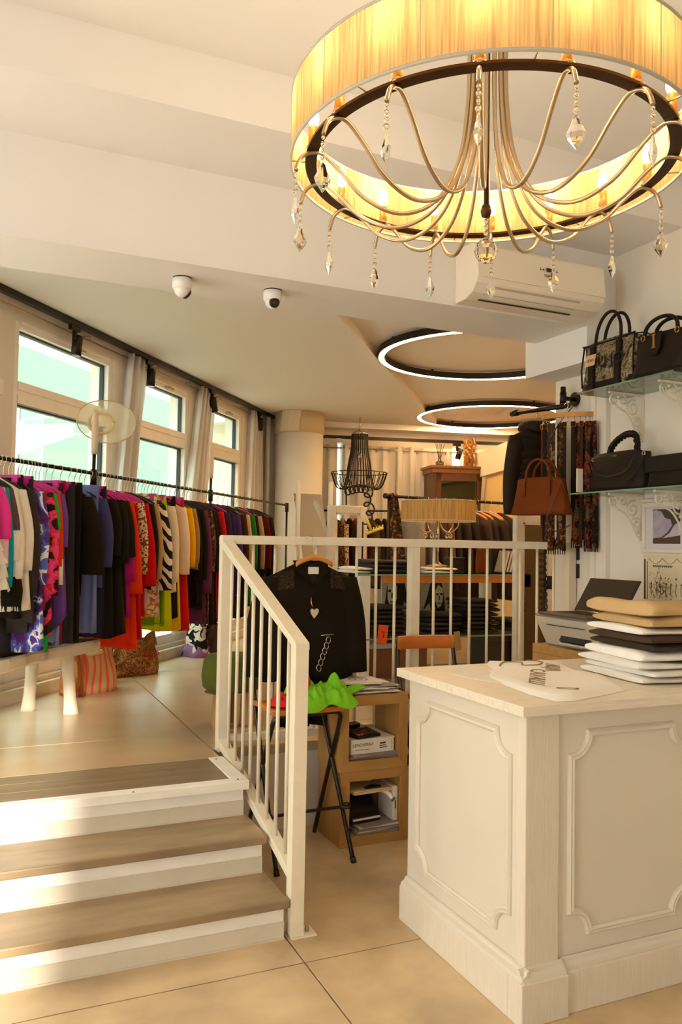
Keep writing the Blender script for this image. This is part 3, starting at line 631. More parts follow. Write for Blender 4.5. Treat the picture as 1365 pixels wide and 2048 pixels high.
# ================================================================= garments
def body_rings(wn, ws, wh, L, th, seed, drop=.05, n=22, rows=12, fold=.014, hemjag=0.0, skew=0.0, strap=False):
    rnd = random.Random(seed); ph = [rnd.random()*6.3 for _ in range(6)]; rings = []
    for i in range(rows+1):
        v = i/rows; v2 = v**1.15
        hw = (wn + (ws-wn)*min(1, v/.06))/2 if v < .06 else (ws + (wh-ws)*((v-.06)/.94))/2
        if i == 0: hw = wn/2
        t2 = th*(.45+.55*min(1, v/.15))/2*(1+.35*v)
        ring = []
        for k in range(n):
            a = 2*pi*k/n; ca, sa = math.cos(a), math.sin(a)
            f = fold*v*(math.sin(3*a+ph[0]+v*1.5) + .7*math.sin(5*a+ph[1]) + .5*math.sin(8*a+ph[2]))
            x = hw*ca*(1+.03*v*math.sin(4*a+ph[3])) + skew*v
            y = (t2*sa + f)*(1 if abs(sa) > .1 else .6)
            zz = -L*v2 - drop*min(1, (abs(x)/(ws/2+1e-6)))**1.5*(1-v)*1.0
            if i == rows: zz += hemjag*math.sin(a*3+ph[4])
            ring.append(Vector((x, y, zz)))
        rings.append(ring)
    return rings
def sleeve(side, ws, drop, L, r0, r1, seed, rows=8, n=10, out=.05, puff=0):
    rnd = random.Random(seed+5); pts = []; rs = []
    for i in range(rows+1):
        v = i/rows; pts.append(Vector((side*(ws/2-.035+out*math.sin(min(1, v*1.6)*pi/2)), .006*math.sin(v*5+seed), -.055*drop/.05-.02-L*v)))
        rs.append((r0+(r1-r0)*v)*(1+puff*math.sin(pi*v)))
    mb = MB(); rings = []
    for p, r_ in zip(pts, rs): rings.append([p + Vector((r_*math.cos(2*pi*k/n), r_*.62*math.sin(2*pi*k/n), 0)) for k in range(n)])
    return mb.loft(rings)
gn = {}
def hanger(p, rz, kind, group, label):
    key = 'hg'+kind
    if key in gn:
        h = dup(gn[key], None, p, rz, label); h['group'] = group; return h
    h = thing('clothes_hanger', label, 'hanger', p, rz, group)
    obj('hook', MB().tube(spline([(-.018,0,-.006),(-.013,0,.010),(0,0,.0148),(.0135,0,.008),(.016,0,-.012),(.004,(-.04 if kind == 'small' else 0),-.04),(0,(-.065 if kind == 'small' else 0),-.065),(0,(-.075 if kind == 'small' else 0),-.10)], 4), .0022, 6), CHROME, h)
    m_ = {'black': BLACKP, 'pink': MAGENTA, 'wood': HWOOD, 'small': HWOOD, 'clip': MAGENTA}[kind]; q_ = .52 if kind == 'small' else 1
    if kind == 'clip':
        b = obj('bar', MB().box(-.17,.17,-.006,.006,-.112,-.098), m_, h, bevel=.002)
        for x in (-.14, .14): obj('clip', MB().box(x-.018,x+.018,-.010,.010,-.135,-.095).box(x-.012,x+.012,-.013,.013,-.15,-.13), m_, h)
    else:
        th = .011 if kind in ('wood', 'small') else .006; yo = -.075 if kind == 'small' else 0
        obj('shoulder', MB().loft([[Vector((x*q_, yo*(1-0*abs(x)) + th*math.cos(a), (z+.098)*q_*1.1-.098 + th*1.3*math.sin(a))) for a in [q*2*pi/8 for q in range(8)]] for x, z in ((-.19,-.165),(-.15,-.143),(-.08,-.117),(0,-.098),(.08,-.117),(.15,-.143),(.19,-.165))]), m_, h)
        if kind in ('black', 'pink'): obj('bar', MB().tube([(-.18,0,-.163),(.18,0,-.163)], .004, 6), m_, h)
    gn[key] = h; return h
def cloth(rgb, key=None): return mat(key or 'cloth %d %d %d' % rgb, rgb, .88, var=.06, vscale=14, bump=.12, bscale=160, spec=.15)
NG = [0]
def garment(name, label, cat, p, rz, m_, L=.75, ws=.40, wh=.42, th=.05, sl=None, slm=None, cuff=None, slr=(.055,.04), kind='black', group='garments on the window rail', skew=0, jag=.012, fold=.018, hang=True, out=.05, extra=None, wn=.12, ztop=.095, puff=0, hlabel=None, hgroup=None):
    NG[0] += 1; sd = NG[0]*13
    if hang:
        hl = {'black': 'slim black hanger', 'pink': 'magenta plastic hanger', 'clip': 'magenta clip hanger', 'wood': 'wooden hanger', 'small': 'wooden hanger'}[kind]
        hanger(p, rz, kind, hgroup or 'hangers on the window rail', hl + ' holding the ' + ' '.join(label.split()[:14-len(hl.split())]))
    t = thing(name, label, cat, Vector(p)-Vector((0,0,ztop)), rz, group)
    if name in ('trousers', 'skirt'): rg = body_rings(ws*.98, ws, wh, L, th, sd, drop=.0, fold=fold, hemjag=jag, skew=skew)
    else: rg = body_rings(wn, ws, wh, L, th, sd, drop=.055, fold=fold, hemjag=jag, skew=skew)
    if name == 'trousers':
        mid = MB(); legs = []
        for sgn in (-1, 1): obj('trouser_leg', MB().loft(body_rings(ws*.5, ws*.5, wh*.5, L, th, sd+sgn, drop=0, fold=fold)), m_, t).location = (sgn*ws*.25, sgn*.012, 0)
    else: obj('bodice' if name == 'dress' else 'body', MB().loft(rg), m_, t)
    if sl:
        for s_ in (-1, 1):
            q = obj('sleeve', sleeve(s_, ws, .055, sl, slr[0], slr[1], sd+s_, out=out, puff=puff), slm or m_, t)
            if cuff: obj('cuff', MB().loft([[Vector((s_*(ws/2-.035+out) + r_*math.cos(2*pi*k/10), r_*.66*math.sin(2*pi*k/10), z)) for k in range(10)] for r_, z in ((slr[1]*1.08, -.075-sl+cuff[1]), (slr[1]*1.16, -.075-sl-.012))]), cuff[0], q)
    if extra: extra(t, sd)
    return t
BLK = cloth((30,22,12), 'black cloth'); CHAR = cloth((58,50,44), 'charcoal cloth'); NAVY = cloth((40,36,52), 'dark navy cloth')
IVORY = cloth((240,230,216), 'ivory cloth')
def g_s(px, z=1.76, off=OR+.20):
    """rail position of a garment whose room-side shoulder shows at pixel column px"""
    best = None; lo, hi = -1.4, 4.6
    for _ in range(40):
        m_ = (lo+hi)/2; v = fac(m_, off, z)-CAM; x = 682.5+F_PX*v.dot(_r)/v.dot(_f)
        if x < px: lo = m_
        else: hi = m_
    return (lo+hi)/2
RZ = -FA
FLOR = pattern('pink red floral', 'noise', [(40,20,20),(226,40,90),(236,70,130),(225,40,28),(60,30,24)], 9, dist=.6)
BLUEP = pattern('blue violet print', 'noise', [(86,40,110),(92,60,140),(90,110,200),(238,236,240),(90,60,130)], 7, dist=.8)
OLVS = pattern('olive white stripes', 'wave', [(120,120,30),(238,232,214),(90,130,50)], 2.2, stretch=(.2,.2,1), rot=(0,pi/2,0))
LEO = pattern('leopard print', 'voronoi', [(40,26,12),(150,104,52),(226,200,158),(120,84,40)], 42, pos=[0,.18,.36,.62])
LEOW = pattern('white leopard print', 'voronoi', [(40,28,18),(226,212,190),(150,104,60)], 26, pos=[0,.33,.66])
ZEBRA = pattern('zebra print', 'wave', [(26,18,10),(236,220,192)], 6.5, dist=6.0, rot=(0,.5,.3), stretch=(1,1,1.2), pos=[0,.52])
FLW = pattern('orange floral on cream', 'noise', [(238,224,204),(236,222,200),(206,110,50),(226,180,60),(240,226,208)], 16, dist=.5)
SCARFP = pattern('dark speckled weave', 'noise', [(40,26,14),(96,60,30),(50,34,20),(150,110,60)], 40)
def fringe(m_, z, n=26):
    def f(t, sd):
        for s_ in (-1, 1):
            mb = MB(); rnd = random.Random(sd+s_)
            for k in range(n):
                a = 2*pi*k/n; p = Vector((s_*.215+.045*math.cos(a), .03*math.sin(a), z)); mb.tube([p, p+Vector((rnd.uniform(-.01,.01), 0, -.07)), p+Vector((rnd.uniform(-.02,.02), 0, -.14-rnd.random()*.03))], [.004,.006,.002], 4)
            tag(obj('feather_cuff', mb.loft([[Vector((s_*.215+r_*math.cos(2*pi*k/12), r_*.7*math.sin(2*pi*k/12), zz)) for k in range(12)] for r_, zz in ((.05,z+.02),(.062,z-.05),(.055,z-.13))]), m_, t), kind='stuff')
    return f
def ruffles(m_):
    def f(t, sd):
        for k, (z, r_) in enumerate(((-.30,.225),(-.37,.235),(-.44,.245),(-.50,.255))):
            mb = MB().loft([[Vector(((r_+dz*.25)*math.cos(a), (.055+dz*.3)*math.sin(a)+.012*math.sin(9*a+k)*dz*12, z-dz+.008*math.sin(7*a+k))) for a in [2*pi*q/40 for q in range(40)]] for dz in (0,.03,.075,.095)], False)
            obj('ruffle_tier', mb, m_, t)
    return f
G = garment
at = lambda px, dz=0: fac(g_s(px), OR, ZR+.0-.0)
def put(px, *a, **k):
    if px < 75: k['L'] = min(k.get('L', .75), .50+.36*px/75)          # the hems rise towards the bench
    elif g_s(px) < .30: k['L'] = min(k.get('L', .75), .935)
    return G(a[0], a[1], a[2], at(px), RZ + random.uniform(-.10,.10), *a[3:], **k)
# nearest end of the rail, out of frame to the left
G('blouse', 'grey knitted top at the near end of the rail', 'blouse', fac(-1.12, OR, ZR), RZ, CHAR, L=.62, sl=.5)
G('jacket', 'black jacket at the near end of the rail, frame edge', 'jacket', fac(-1.02, OR, ZR), RZ, BLK, L=.7, sl=.55)
G('blouse', 'pale pink top at the near end of the rail, frame edge', 'blouse', fac(-.92, OR, ZR), RZ, cloth((232,190,190)), L=.6, sl=.4)
put(3, 'blouse', 'white ruffled tunic with hot pink yoke at the near end', 'blouse', IVORY, L=.42, wh=.46, kind='black', extra=ruffles(IVORY), sl=.26, slm=cloth((240,60,150)), out=.07)
put(9, 'blouse', 'turquoise long-sleeved top beside the white ruffled tunic', 'blouse', cloth((20,150,170)), L=.55, sl=.5)
put(17, 'blouse', 'taupe grey top with deep white cuffs', 'blouse', cloth((92,76,76)), L=.56, sl=.36, cuff=(IVORY,.14), slr=(.055,.05))
put(30, 'blouse', 'white blouse with black feathered cuffs', 'blouse', IVORY, L=.62, sl=.46, extra=fringe(BLK, -.55), slr=(.06,.05), out=.06)
put(43, 'dress', 'long white tunic dress beside the feather-cuffed blouse', 'dress', IVORY, L=.84, wh=.5, sl=.42, slr=(.055,.05))
put(53, 'trousers', 'black trousers on a clip hanger after the white tunic', 'trousers', BLK, L=.80, ws=.36, wh=.36, kind='clip')
put(62, 'jacket', 'dark grey jacket with flared black hem', 'jacket', CHAR, L=.78, wh=.50, sl=.55)
put(70, 'trousers', 'charcoal trousers next to the blue patterned dress', 'trousers', CHAR, L=.9, ws=.36, wh=.36, kind='clip')
put(80, 'dress', 'blue and violet patterned long dress', 'dress', BLUEP, L=.95, wh=.5, sl=.5, kind='pink')
put(87, 'dress', 'narrow olive, white and green striped dress', 'dress', OLVS, L=.92, ws=.38, wh=.44, kind='pink')
put(97, 'dress', 'pink, red and black floral dress', 'dress', FLOR, L=.86, wh=.5, sl=.56, slr=(.06,.07), kind='pink')
put(103, 'blouse', 'bright green blouse peeping behind the floral dress', 'blouse', cloth((40,170,60)), L=.95, sl=.35, kind='pink')
put(112, 'blouse', 'orange red sweater with white cuffs', 'blouse', cloth((222,62,14)), L=.55, sl=.50, cuff=(IVORY,.13), kind='pink')
put(119, 'cardigan', 'purple draped cardigan with long points', 'cardigan', cloth((110,70,150)), L=.80, wh=.54, sl=.3, kind='pink', jag=.05)
put(125, 'blouse', 'pale blue shirt between purple cardigan and charcoal trousers', 'blouse', cloth((130,146,196)), L=.92, kind='pink')
put(131, 'trousers', 'dark grey trousers left of the crimson ones', 'trousers', CHAR, L=1.0, ws=.34, wh=.34, kind='clip')
put(138, 'trousers', 'crimson wide trousers between two charcoal pairs', 'trousers', cloth((150,8,52)), L=1.02, ws=.36, wh=.38, kind='clip')
put(150, 'trousers', 'charcoal wide-leg trousers with price tag', 'trousers', cloth((50,46,48)), L=1.04, ws=.38, wh=.40, kind='clip')
put(162, 'trousers', 'black wide-leg trousers right of the tagged charcoal pair', 'trousers', BLK, L=1.05, ws=.40, wh=.42, kind='clip')
put(178, 'blouse', 'black batwing blouse by the first rail post', 'blouse', BLK, L=.66, wh=.36, sl=.46, slr=(.07,.085), out=.07)
put(194, 'trousers', 'periwinkle blue trousers beside the rail post', 'trousers', cloth((112,122,176)), L=.90, ws=.40, wh=.42, kind='black')
put(205, 'blouse', 'indigo blue blouse right of the rail post', 'blouse', cloth((70,66,112)), L=.62, sl=.42, slr=(.06,.06), kind='pink')
put(214, 'trousers', 'navy trousers between the indigo blouse and black dresses', 'trousers', NAVY, L=1.02, ws=.38, wh=.38, kind='clip')
put(224, 'dress', 'long black dress after the indigo blouse', 'dress', BLK, L=1.04, wh=.48, sl=.35, slr=(.07,.07), kind='pink')
put(235, 'dress', 'wide black dress, middle of the black group', 'dress', BLK, L=1.0, wh=.54, sl=.4, slr=(.08,.08), kind='pink')
put(246, 'blouse', 'black top with scalloped sleeve beside the fuchsia tunic', 'blouse', BLK, L=.8, wh=.5, sl=.36, slr=(.08,.1), kind='pink')
put(254, 'blouse', 'fuchsia tunic beside the orange red dress', 'blouse', cloth((170,20,110)), L=.82, wh=.52, sl=.52, slr=(.055,.07), kind='pink')
put(262, 'dress', 'orange red pleated maxi dress', 'dress', cloth((226,50,12)), L=1.03, wh=.56, sl=.6, slr=(.05,.09), kind='pink', fold=.022)
put(269, 'dress', 'white and brown leopard print dress', 'dress', LEOW, L=.98, wh=.44, kind='pink')
put(276, 'dress', 'deep red pleated long dress', 'dress', cloth((176,8,8)), L=.98, wh=.5, kind='pink', fold=.02)
put(283, 'dress', 'brown leopard print dress', 'dress', LEO, L=.72, wh=.42, sl=.48, kind='pink')
put(293, 'blouse', 'bright red blouse with flared sleeves', 'blouse', cloth((196,8,10)), L=.84, wh=.44, sl=.56, slr=(.06,.085), kind='pink')
put(301, 'jacket', 'black jacket with tan piping next to red blouse', 'jacket', BLK, L=.62, sl=.5)
put(306, 'jacket', 'black jacket behind the tan cardigan', 'jacket', BLK, L=.66, sl=.52)
put(311, 'cardigan', 'tan long-sleeved cardigan left of the zebra shirt', 'cardigan', cloth((186,146,90)), L=.6, sl=.52)
put(318, 'skirt', 'cream skirt with orange flowers hanging low', 'skirt', FLW, L=.86, ws=.36, wh=.46, kind='clip')
put(325, 'blouse', 'black and white zebra print shirt', 'blouse', ZEBRA, L=.68, wh=.44, sl=.60, slr=(.06,.065), out=.06)
put(333, 'dress', 'lime green long dress between zebra shirt and cream coat', 'dress', cloth((120,160,10)), L=.93, wh=.44)
put(338, 'skirt', 'yellow green pleated skirt below the lime dress', 'skirt', cloth((206,206,10)), L=.96, ws=.36, wh=.5, kind='clip', fold=.02)
put(344, 'coat', 'cream wool coat, larger of the two cream ones', 'coat', CREAM, L=.70, wh=.48, sl=.55, slr=(.062,.055))
put(352, 'skirt', 'black skirt behind the cream coats', 'skirt', BLK, L=.90, ws=.38, wh=.46, kind='clip')
put(358, 'skirt', 'sunny yellow pleated skirt hanging low', 'skirt', cloth((236,186,10)), L=.985, ws=.36, wh=.5, kind='clip', fold=.022)
put(364, 'jacket', 'short ivory jacket with flared collar', 'jacket', cloth((236,214,190)), L=.56, wh=.44, sl=.50, slr=(.06,.05))
put(371, 'skirt', 'red pleated skirt hanging lowest behind the yellow one', 'skirt', cloth((206,30,14)), L=1.0, ws=.36, wh=.5, kind='clip', fold=.02)
put(378, 'blouse', 'mustard yellow blouse behind the ivory jacket', 'blouse', cloth((232,172,10)), L=.58, sl=.45)
put(386, 'cardigan', 'olive tan cardigan with draped hem', 'cardigan', cloth((160,128,72)), L=.54, wh=.5, sl=.42)
put(395, 'jacket', 'black blazer over a pale pink shirt front', 'jacket', BLK, L=.8, wh=.46, sl=.55, extra=lambda t, sd: obj('shirt_front', MB().add([(-.03,-.034,-.03),(.05,-.034,-.03),(.03,-.04,-.30),(.02,-.04,-.33)],[(0,3,2,1)]), cloth((226,188,160)), t))
put(402, 'jacket', 'second black blazer in front of the mauve coat', 'jacket', BLK, L=.86, wh=.46, sl=.55)
put(410, 'coat', 'mauve purple long coat', 'coat', cloth((96,44,76)), L=.98, wh=.46, sl=.66, slr=(.06,.06))
put(418, 'dress', 'dark patterned dress with small light motifs', 'dress', SCARFP, L=.98, wh=.44, sl=.5)
put(425, 'dress', 'black dress between patterned dress and red coat', 'dress', BLK, L=1.0, wh=.46, sl=.5)
put(433, 'dress', 'second black dress left of the red coat', 'dress', BLK, L=1.0, wh=.46, sl=.5)
put(442, 'coat', 'bright red coat near the far end of the rail', 'coat', cloth((190,10,16)), L=.96, wh=.46, sl=.62)
put(454, 'coat', 'dark violet coat right of the red coat', 'coat', cloth((54,34,64)), L=1.0, wh=.46, sl=.62, kind='pink')
put(466, 'coat', 'dark navy violet coat with lilac shoulder', 'coat', cloth((48,36,66)), L=1.0, wh=.46, sl=.62)
put(476, 'jacket', 'violet knit jacket topped by a lilac scarf', 'jacket', cloth((66,46,110)), L=.8, wh=.46, sl=.6)
put(487, 'coat', 'dark brown coat near the rail end', 'coat', cloth((60,38,18)), L=1.0, wh=.46, sl=.62)
put(496, 'blouse', 'beige blouse between brown coat and green dress', 'blouse', cloth((196,166,120)), L=.8, sl=.5)
put(504, 'dress', 'bottle green dress near the rail end', 'dress', cloth((34,112,44)), L=.9, sl=.5, kind='pink')
put(512, 'jacket', 'black jacket right of the bottle green dress', 'jacket', BLK, L=.8, sl=.55)
put(519, 'blouse', 'beige striped top near the rail end', 'blouse', cloth((170,140,108)), L=.7, sl=.5)
put(526, 'jacket', 'black jacket last but two on the rail', 'jacket', BLK, L=.85, sl=.55)
put(533, 'dress', 'dark red dress last but one on the rail', 'dress', cloth((84,16,12)), L=.9, sl=.5)
put(541, 'jacket', 'black coat closing the far end of the rail', 'coat', BLK, L=.95, sl=.6)
tgp = at(150) - FD*.06 + FN*.12
single('price_tag', MB().obox(tgp+Vector((0,0,-.24)), FN, FD, Z, .014, .001, .045), mat('tag card', (190,170,150), .7), 'pale narrow price tag on the charcoal trousers', 'tag')
ORD = ['bottom', 'second', 'third', 'fourth', 'fifth', 'sixth', 'seventh', 'eighth', 'ninth', 'tenth', 'eleventh', 'twelfth', 'thirteenth', 'fourteenth', 'fifteenth']

# ================================================================= bags, bench and stool on the upper floor
def bag_rings(w, d, h, top=.75, bulge=.12, e=3.2, n=28, rows=9, sag=0.0, seed=1, topw=None):
    rnd = random.Random(seed); ph = [rnd.random()*6 for _ in range(4)]; rings = []
    for i in range(rows+1):
        v = i/rows; hw = w/2*(1+(((topw or 1))-1)*v)*(1+bulge*.25*math.sin(pi*v)); hd = d/2*(1+(top-1)*v)*(1+bulge*math.sin(pi*min(1, v*1.1)))
        ring = []
        for k in range(n):
            a = 2*pi*k/n; c, s = math.cos(a), math.sin(a)
            x = hw*math.copysign(abs(c)**(2/e), c); y = hd*math.copysign(abs(s)**(2/e), s)
            wob = .012*math.sin(3*a+ph[0]+v*4) + .008*math.sin(5*a+ph[1]-v*6)
            ring.append(Vector((x+wob*sag, y+wob*sag, h*v - sag*.25*h*(v**3)*(abs(x)/(w/2))**2*0 + sag*.03*math.sin(2*a+ph[2])*v)))
        rings.append(ring)
    return rings
def handle(p0, p1, hgt, r, n=9, lean=(0,0,0), flat=None, square=0):
    p0, p1 = Vector(p0), Vector(p1); pts = []
    for k in range(n):
        t = k/(n-1); a = pi*t; e = math.sin(a)**(.7 if square else 1)
        pts.append(p0.lerp(p1, (1-math.cos(a))/2) + Vector((0,0,hgt*e)) + Vector(lean)*e)
    return MB().tube(spline(pts, 3), r, 8, flat=flat)
def yaw_of(a, b): return math.atan2(b.y-a.y, b.x-a.x)

STRP = pattern('coral cream stripes', 'wave', [(236,104,92),(226,176,110),(244,150,130),(210,190,120)], 5.5, stretch=(1,0,0), rot=(0,0,0), dist=.15)
a_, b_ = on_z(150, 1394, UF), on_z(242, 1376, UF); c_ = (a_+b_)/2 - FN*.07
bg_ = thing('tote_bag', 'coral striped straw bag with rope handles standing beside the bench', 'bag', (c_.x, c_.y, UF), yaw_of(a_, b_))
obj('body', MB().loft(bag_rings(.42, .21, .31, .5, .2, 2.8, sag=1.2, topw=.84)), STRP, bg_)
obj('side_panel', MB().loft([[v*1.012 for v in r_] for r_ in bag_rings(.10, .19, .27, .5, .2, 2.6, sag=1.0, topw=.9)]), pattern('brown straw stripes', 'wave', [(170,96,50),(206,150,86),(190,110,60)], 7, stretch=(1,0,0)), bg_).location = (-.17, -.008, 0)
obj('handle', handle((-.10,-.05,.27), (.03,-.05,.28), .06, .014, lean=(0,-.06,-.05)), mat('rope', (224,196,140), .9, bump=.4, bscale=90), bg_)
obj('handle', handle((-.06,.05,.28), (.10,.05,.28), .07, .014, lean=(0,.02,0)), MATS['rope'], bg_)
PAIS = pattern('gold paisley print', 'noise', [(120,70,30),(190,140,80),(150,90,40),(214,176,110),(110,64,30)], 22, dist=2.5)
a_, b_ = on_z(233, 1357, UF), on_z(334, 1344, UF); c_ = (a_+b_)/2 - FN*.08
bp_ = thing('tote_bag', 'gold brown paisley bag with red lettering on the floor', 'bag', (c_.x, c_.y, UF), yaw_of(a_, b_))
obj('body', MB().loft(bag_rings(.42, .17, .25, .35, .15, 3.0, sag=1.4, topw=.96)), PAIS, bp_)
obj('lower_panel', MB().loft(bag_rings(.425, .178, .12, .98, .05, 3.0, sag=1.0, topw=1.0)), pattern('rust paisley print', 'noise', [(90,48,20),(160,96,46),(196,150,90),(110,60,26)], 30, dist=3), bp_)
obj('corner_flap', MB().add([(.06,-.03,.24),(.20,-.03,.22),(.205,.02,.34),(.12,.0,.31)],[(0,1,2,3)]).add([(.06,.02,.24),(.20,.03,.22),(.205,.02,.34),(.12,.0,.31)],[(3,2,1,0)]), PAIS, bp_)
obj('lettering', text_mb('Liu·Jo', .085, lambda x, y, z: Vector((.075+x, -.088-z, .165+y)), .002, shear=.3), mat('red stitching', (186,40,20), .7), bp_)
gb = on_z(222, 1372, UF); q = gb - FN*.16 + FD*.1
gg = thing('shopping_bag', 'grey sack standing between striped and paisley bags', 'bag', (q.x, q.y, UF), .3)
obj('body', MB().loft(bag_rings(.20, .16, .28, .5, .1, 2.6, sag=1.0)), cloth((150,140,122)), gg); obj('drawstring', MB().tube([(-.07,-.02,.28),(0,-.05,.30),(.07,-.02,.28)], .006), CREAM, gg)
COW = pattern('cow print', 'noise', [(36,26,18),(36,26,18),(240,230,214),(240,230,214)], 13, dist=.4, pos=[0,.2,.5,.8])
a_, b_ = on_z(378, 1312, UF), on_z(415, 1318, UF); c_ = (a_+b_)/2
cw = thing('tote_bag', 'cow print bag with lilac base under the far garments', 'bag', (c_.x, c_.y+.07, UF), yaw_of(a_, b_)+.15)
obj('body', MB().loft(bag_rings(.25, .17, .29, .45, .15, 2.8, sag=1.0, topw=.72)), COW, cw)
obj('base', MB().loft([[v*1.03 for v in r_] for r_ in bag_rings(.25, .175, .09, .98, .05, 2.8, sag=.6, topw=.95)]), cloth((150,110,160)), cw)
obj('handle', handle((-.06,0,.27), (.07,0,.27), .12, .008), mat('chrome', (200,192,178)), cw)
c_ = on_z(432, 1311, UF)
bb = thing('tote_bag', 'dark brown leather bag with long straps next to the cow print bag', 'bag', (c_.x+.02, c_.y+.06, UF), .5)
LEA = mat('dark brown leather', (70,38,14), .4, var=.15, vscale=10)
obj('body', MB().loft(bag_rings(.30, .18, .27, .55, .18, 2.8, sag=1.0, topw=.85)), LEA, bb)
for k, y in enumerate((-.05, .05)): obj('handle', handle((-.10,y,.24), (.10,y,.24), .17+.02*k, .009), mat('tan strap', (130,74,30), .45), bb)

# rustic white bench along the rail
bn = thing('bench', 'rustic white-washed plank bench with thick log legs', 'bench', fac(-.5, .33, UF))
WASH = mat('white-washed timber', (236,222,198), .5, var=.16, vscale=5, vstretch=(1,1,1), bump=.15, bscale=18)
rnd = random.Random(3); out = []
for k in range(22):
    t = k/21; s = .22-1.6*t; out.append((s, .53+.03*math.sin(s*7)+rnd.uniform(-.012,.012)))
back = [(s, .16+.02*math.sin(s*5+1)+rnd.uniform(-.01,.01)) for s, o in out][::-1]
endp = [(.26, .22), (.30, .30), (.27, .42)]
poly = out + back + endp
rings = []
for z, k in ((UF+.345, .92), (UF+.36, 1.0), (UF+.405, 1.02), (UF+.42, .985)):
    rings.append([fac(-.55+(s+.55)*(.99 if k < 1 else 1), .345+(o-.345)*k, z + .006*math.sin(s*9)) for s, o in poly])
obj('seat_plank', MB().loft(rings, True, False), WASH, bn, world=True)
for (s, o, lean) in ((-.03, .245, (-.03,.0)), (-.02, .475, (.03,.02)), (-1.1, .245, (-.03,0)), (-1.1, .475, (.03,0))):
    b0 = fac(s+.01, o+lean[0], UF); mb = MB(); rr = []
    for z, r_ in ((0,.047),(.02,.043),(.10,.036),(.22,.036),(.35,.042)):
        c = fac(s + .01*(1-z/.35), o + lean[0]*(1-z/.35), UF+z); rr.append([c + Vector(((r_*(1+.12*math.sin(3*q+s*9)))*math.cos(2*pi*q/12), (r_*(1+.1*math.sin(2*q)))*math.sin(2*pi*q/12), 0)) for q in range(12)])
    obj('leg', mb.loft(rr), WASH, bn, world=True)
kb = thing('handbag', 'black leather bag lying on the white bench', 'bag', fac(-.62, .43, UF+.425), pi/2-FA+.1)
obj('body', MB().loft(bag_rings(.42, .20, .30, .45, .15, 2.8, sag=.8, topw=.7)), mat('black bag leather', (36,26,14), .45), kb)
for y in (-.05, .05): obj('strap', handle((-.12,y,.27), (.14,y,.25), .14, .008, lean=(.06,y*1.6,0)), MATS['black bag leather'], kb)
obj('buckle', MB().tube(spline([(.16,-.10,.20),(.18,-.11,.18),(.16,-.115,.15),(.14,-.11,.18)], 4, True), .004, 6), CHROME, kb)

# green velvet stool behind the railing
pf_ = thing('pouf_stool', 'round green velvet stool with wooden leg behind the railing post', 'stool', (1.36, 4.56, UF))
obj('cushion', MB().lathe([(.02,.205),(.14,.205),(.168,.225),(.178,.29),(.168,.37),(.14,.405),(.02,.41)], 32), mat('green velvet', (78,84,8), .95, sheen=.05, bump=.1, bscale=200), pf_)
obj('leg', MB().lathe([(.052,0),(.055,.02),(.05,.2),(.10,.206)], 16, (-.075,-.05,0)), OAK, pf_)
obj('leg', MB().lathe([(.042,0),(.045,.02),(.04,.2),(.06,.206)], 16, (.085,-.03,0)), OAK, pf_)
obj('leg', MB().lathe([(.042,0),(.045,.02),(.04,.2),(.06,.206)], 16, (0,.09,0)), OAK, pf_)

# ================================================================= folding bar stools
TUBE = mat('black stool tube', (34,24,12), .3, metal=.4, coat=.3)
def stool(label, loc, rz):
    t = thing('bar_stool', label, 'bar stool', loc, rz, 'folding bar stools by the landing')
    w = .175
    seat = MB().grid(lambda u, v: Vector(((u-.5)*.40, (v-.5)*.30-.02, .715+.012*math.cos((v-.5)*3)+.004)), 12, 8)
    seat.grid(lambda u, v: Vector(((.5-u)*.40, (v-.5)*.30-.02, .715+.012*math.cos((v-.5)*3)-.018)), 12, 8)
    n0 = 13*9
    rim = [i for i in range(13)] + [13*j+12 for j in range(1, 9)] + [13*8+i for i in range(11, -1, -1)] + [13*j for j in range(7, 0, -1)]
    def low(i): j, k = divmod(i, 13); return n0 + j*13 + (12-k)
    seat.f += [(rim[q], low(rim[q]), low(rim[(q+1) % len(rim)]), rim[(q+1) % len(rim)]) for q in range(len(rim))]; seat.sm += [False]*len(rim)
    obj('seat', seat, BEECH, t)
    bk = MB(); cur = lambda x: .205 + .03*(1-(x/.17)**2)
    bk.loft([[Vector((x, cur(x)+dy, z)) for dy, z in ((-.012,.935),(.006,.932),(.012,.97),(.006,1.008),(-.012,1.005),(-.017,.97))] for x in (-.172,-.165,-.1,0,.1,.165,.172)])
    obj('backrest', bk, BEECH, t, bevel=.004)
    for s in (-1, 1):
        obj('front_leg', MB().tube(spline([(s*.165,.215,1.0),(s*.172,.19,.86),(s*.178,.125,.70),(s*.185,-.03,.40),(s*.195,-.25,0)], 4), .0115, 8), TUBE, t)
        lg = obj('rear_leg', MB().tube(spline([(s*.06,-.135,.690),(s*.14,-.135,.690),(s*.17,-.125,.672),(s*.178,-.10,.62),(s*.186,.06,.30),(s*.192,.20,0)], 4), .0115, 8), TUBE, t)
        obj('rubber_foot', MB().tube([(s*.194,-.238,.02),(s*.1952,-.252,0)], .014, 8), BLACKP, t)
    obj('seat_bar', MB().tube([(-.07,-.135,.690),(.07,-.135,.690)], .0115, 8), TUBE, t)
    obj('footrest', MB().tube(spline([(-.212,-.16,.245),(-.20,-.175,.235),(-.16,-.155,.235),(0,-.15,.235),(.16,-.155,.235),(.20,-.175,.235),(.212,-.16,.245)], 4), .008, 8), TUBE, t)
    for s in (-1, 1): obj('footrest_clamp', MB().tube([(s*.205+.018*math.cos(q*pi/5), -.148+.018*math.sin(q*pi/5), .243) for q in range(11)], .004, 6), TUBE, t)
    return t
stool('folding bar stool with orange wood seat under the black blouse', (1.462, 3.765, 0), R(2))
stool('folding bar stool between wooden cubes and white counter', (2.262, 3.72, 0), R(-4))
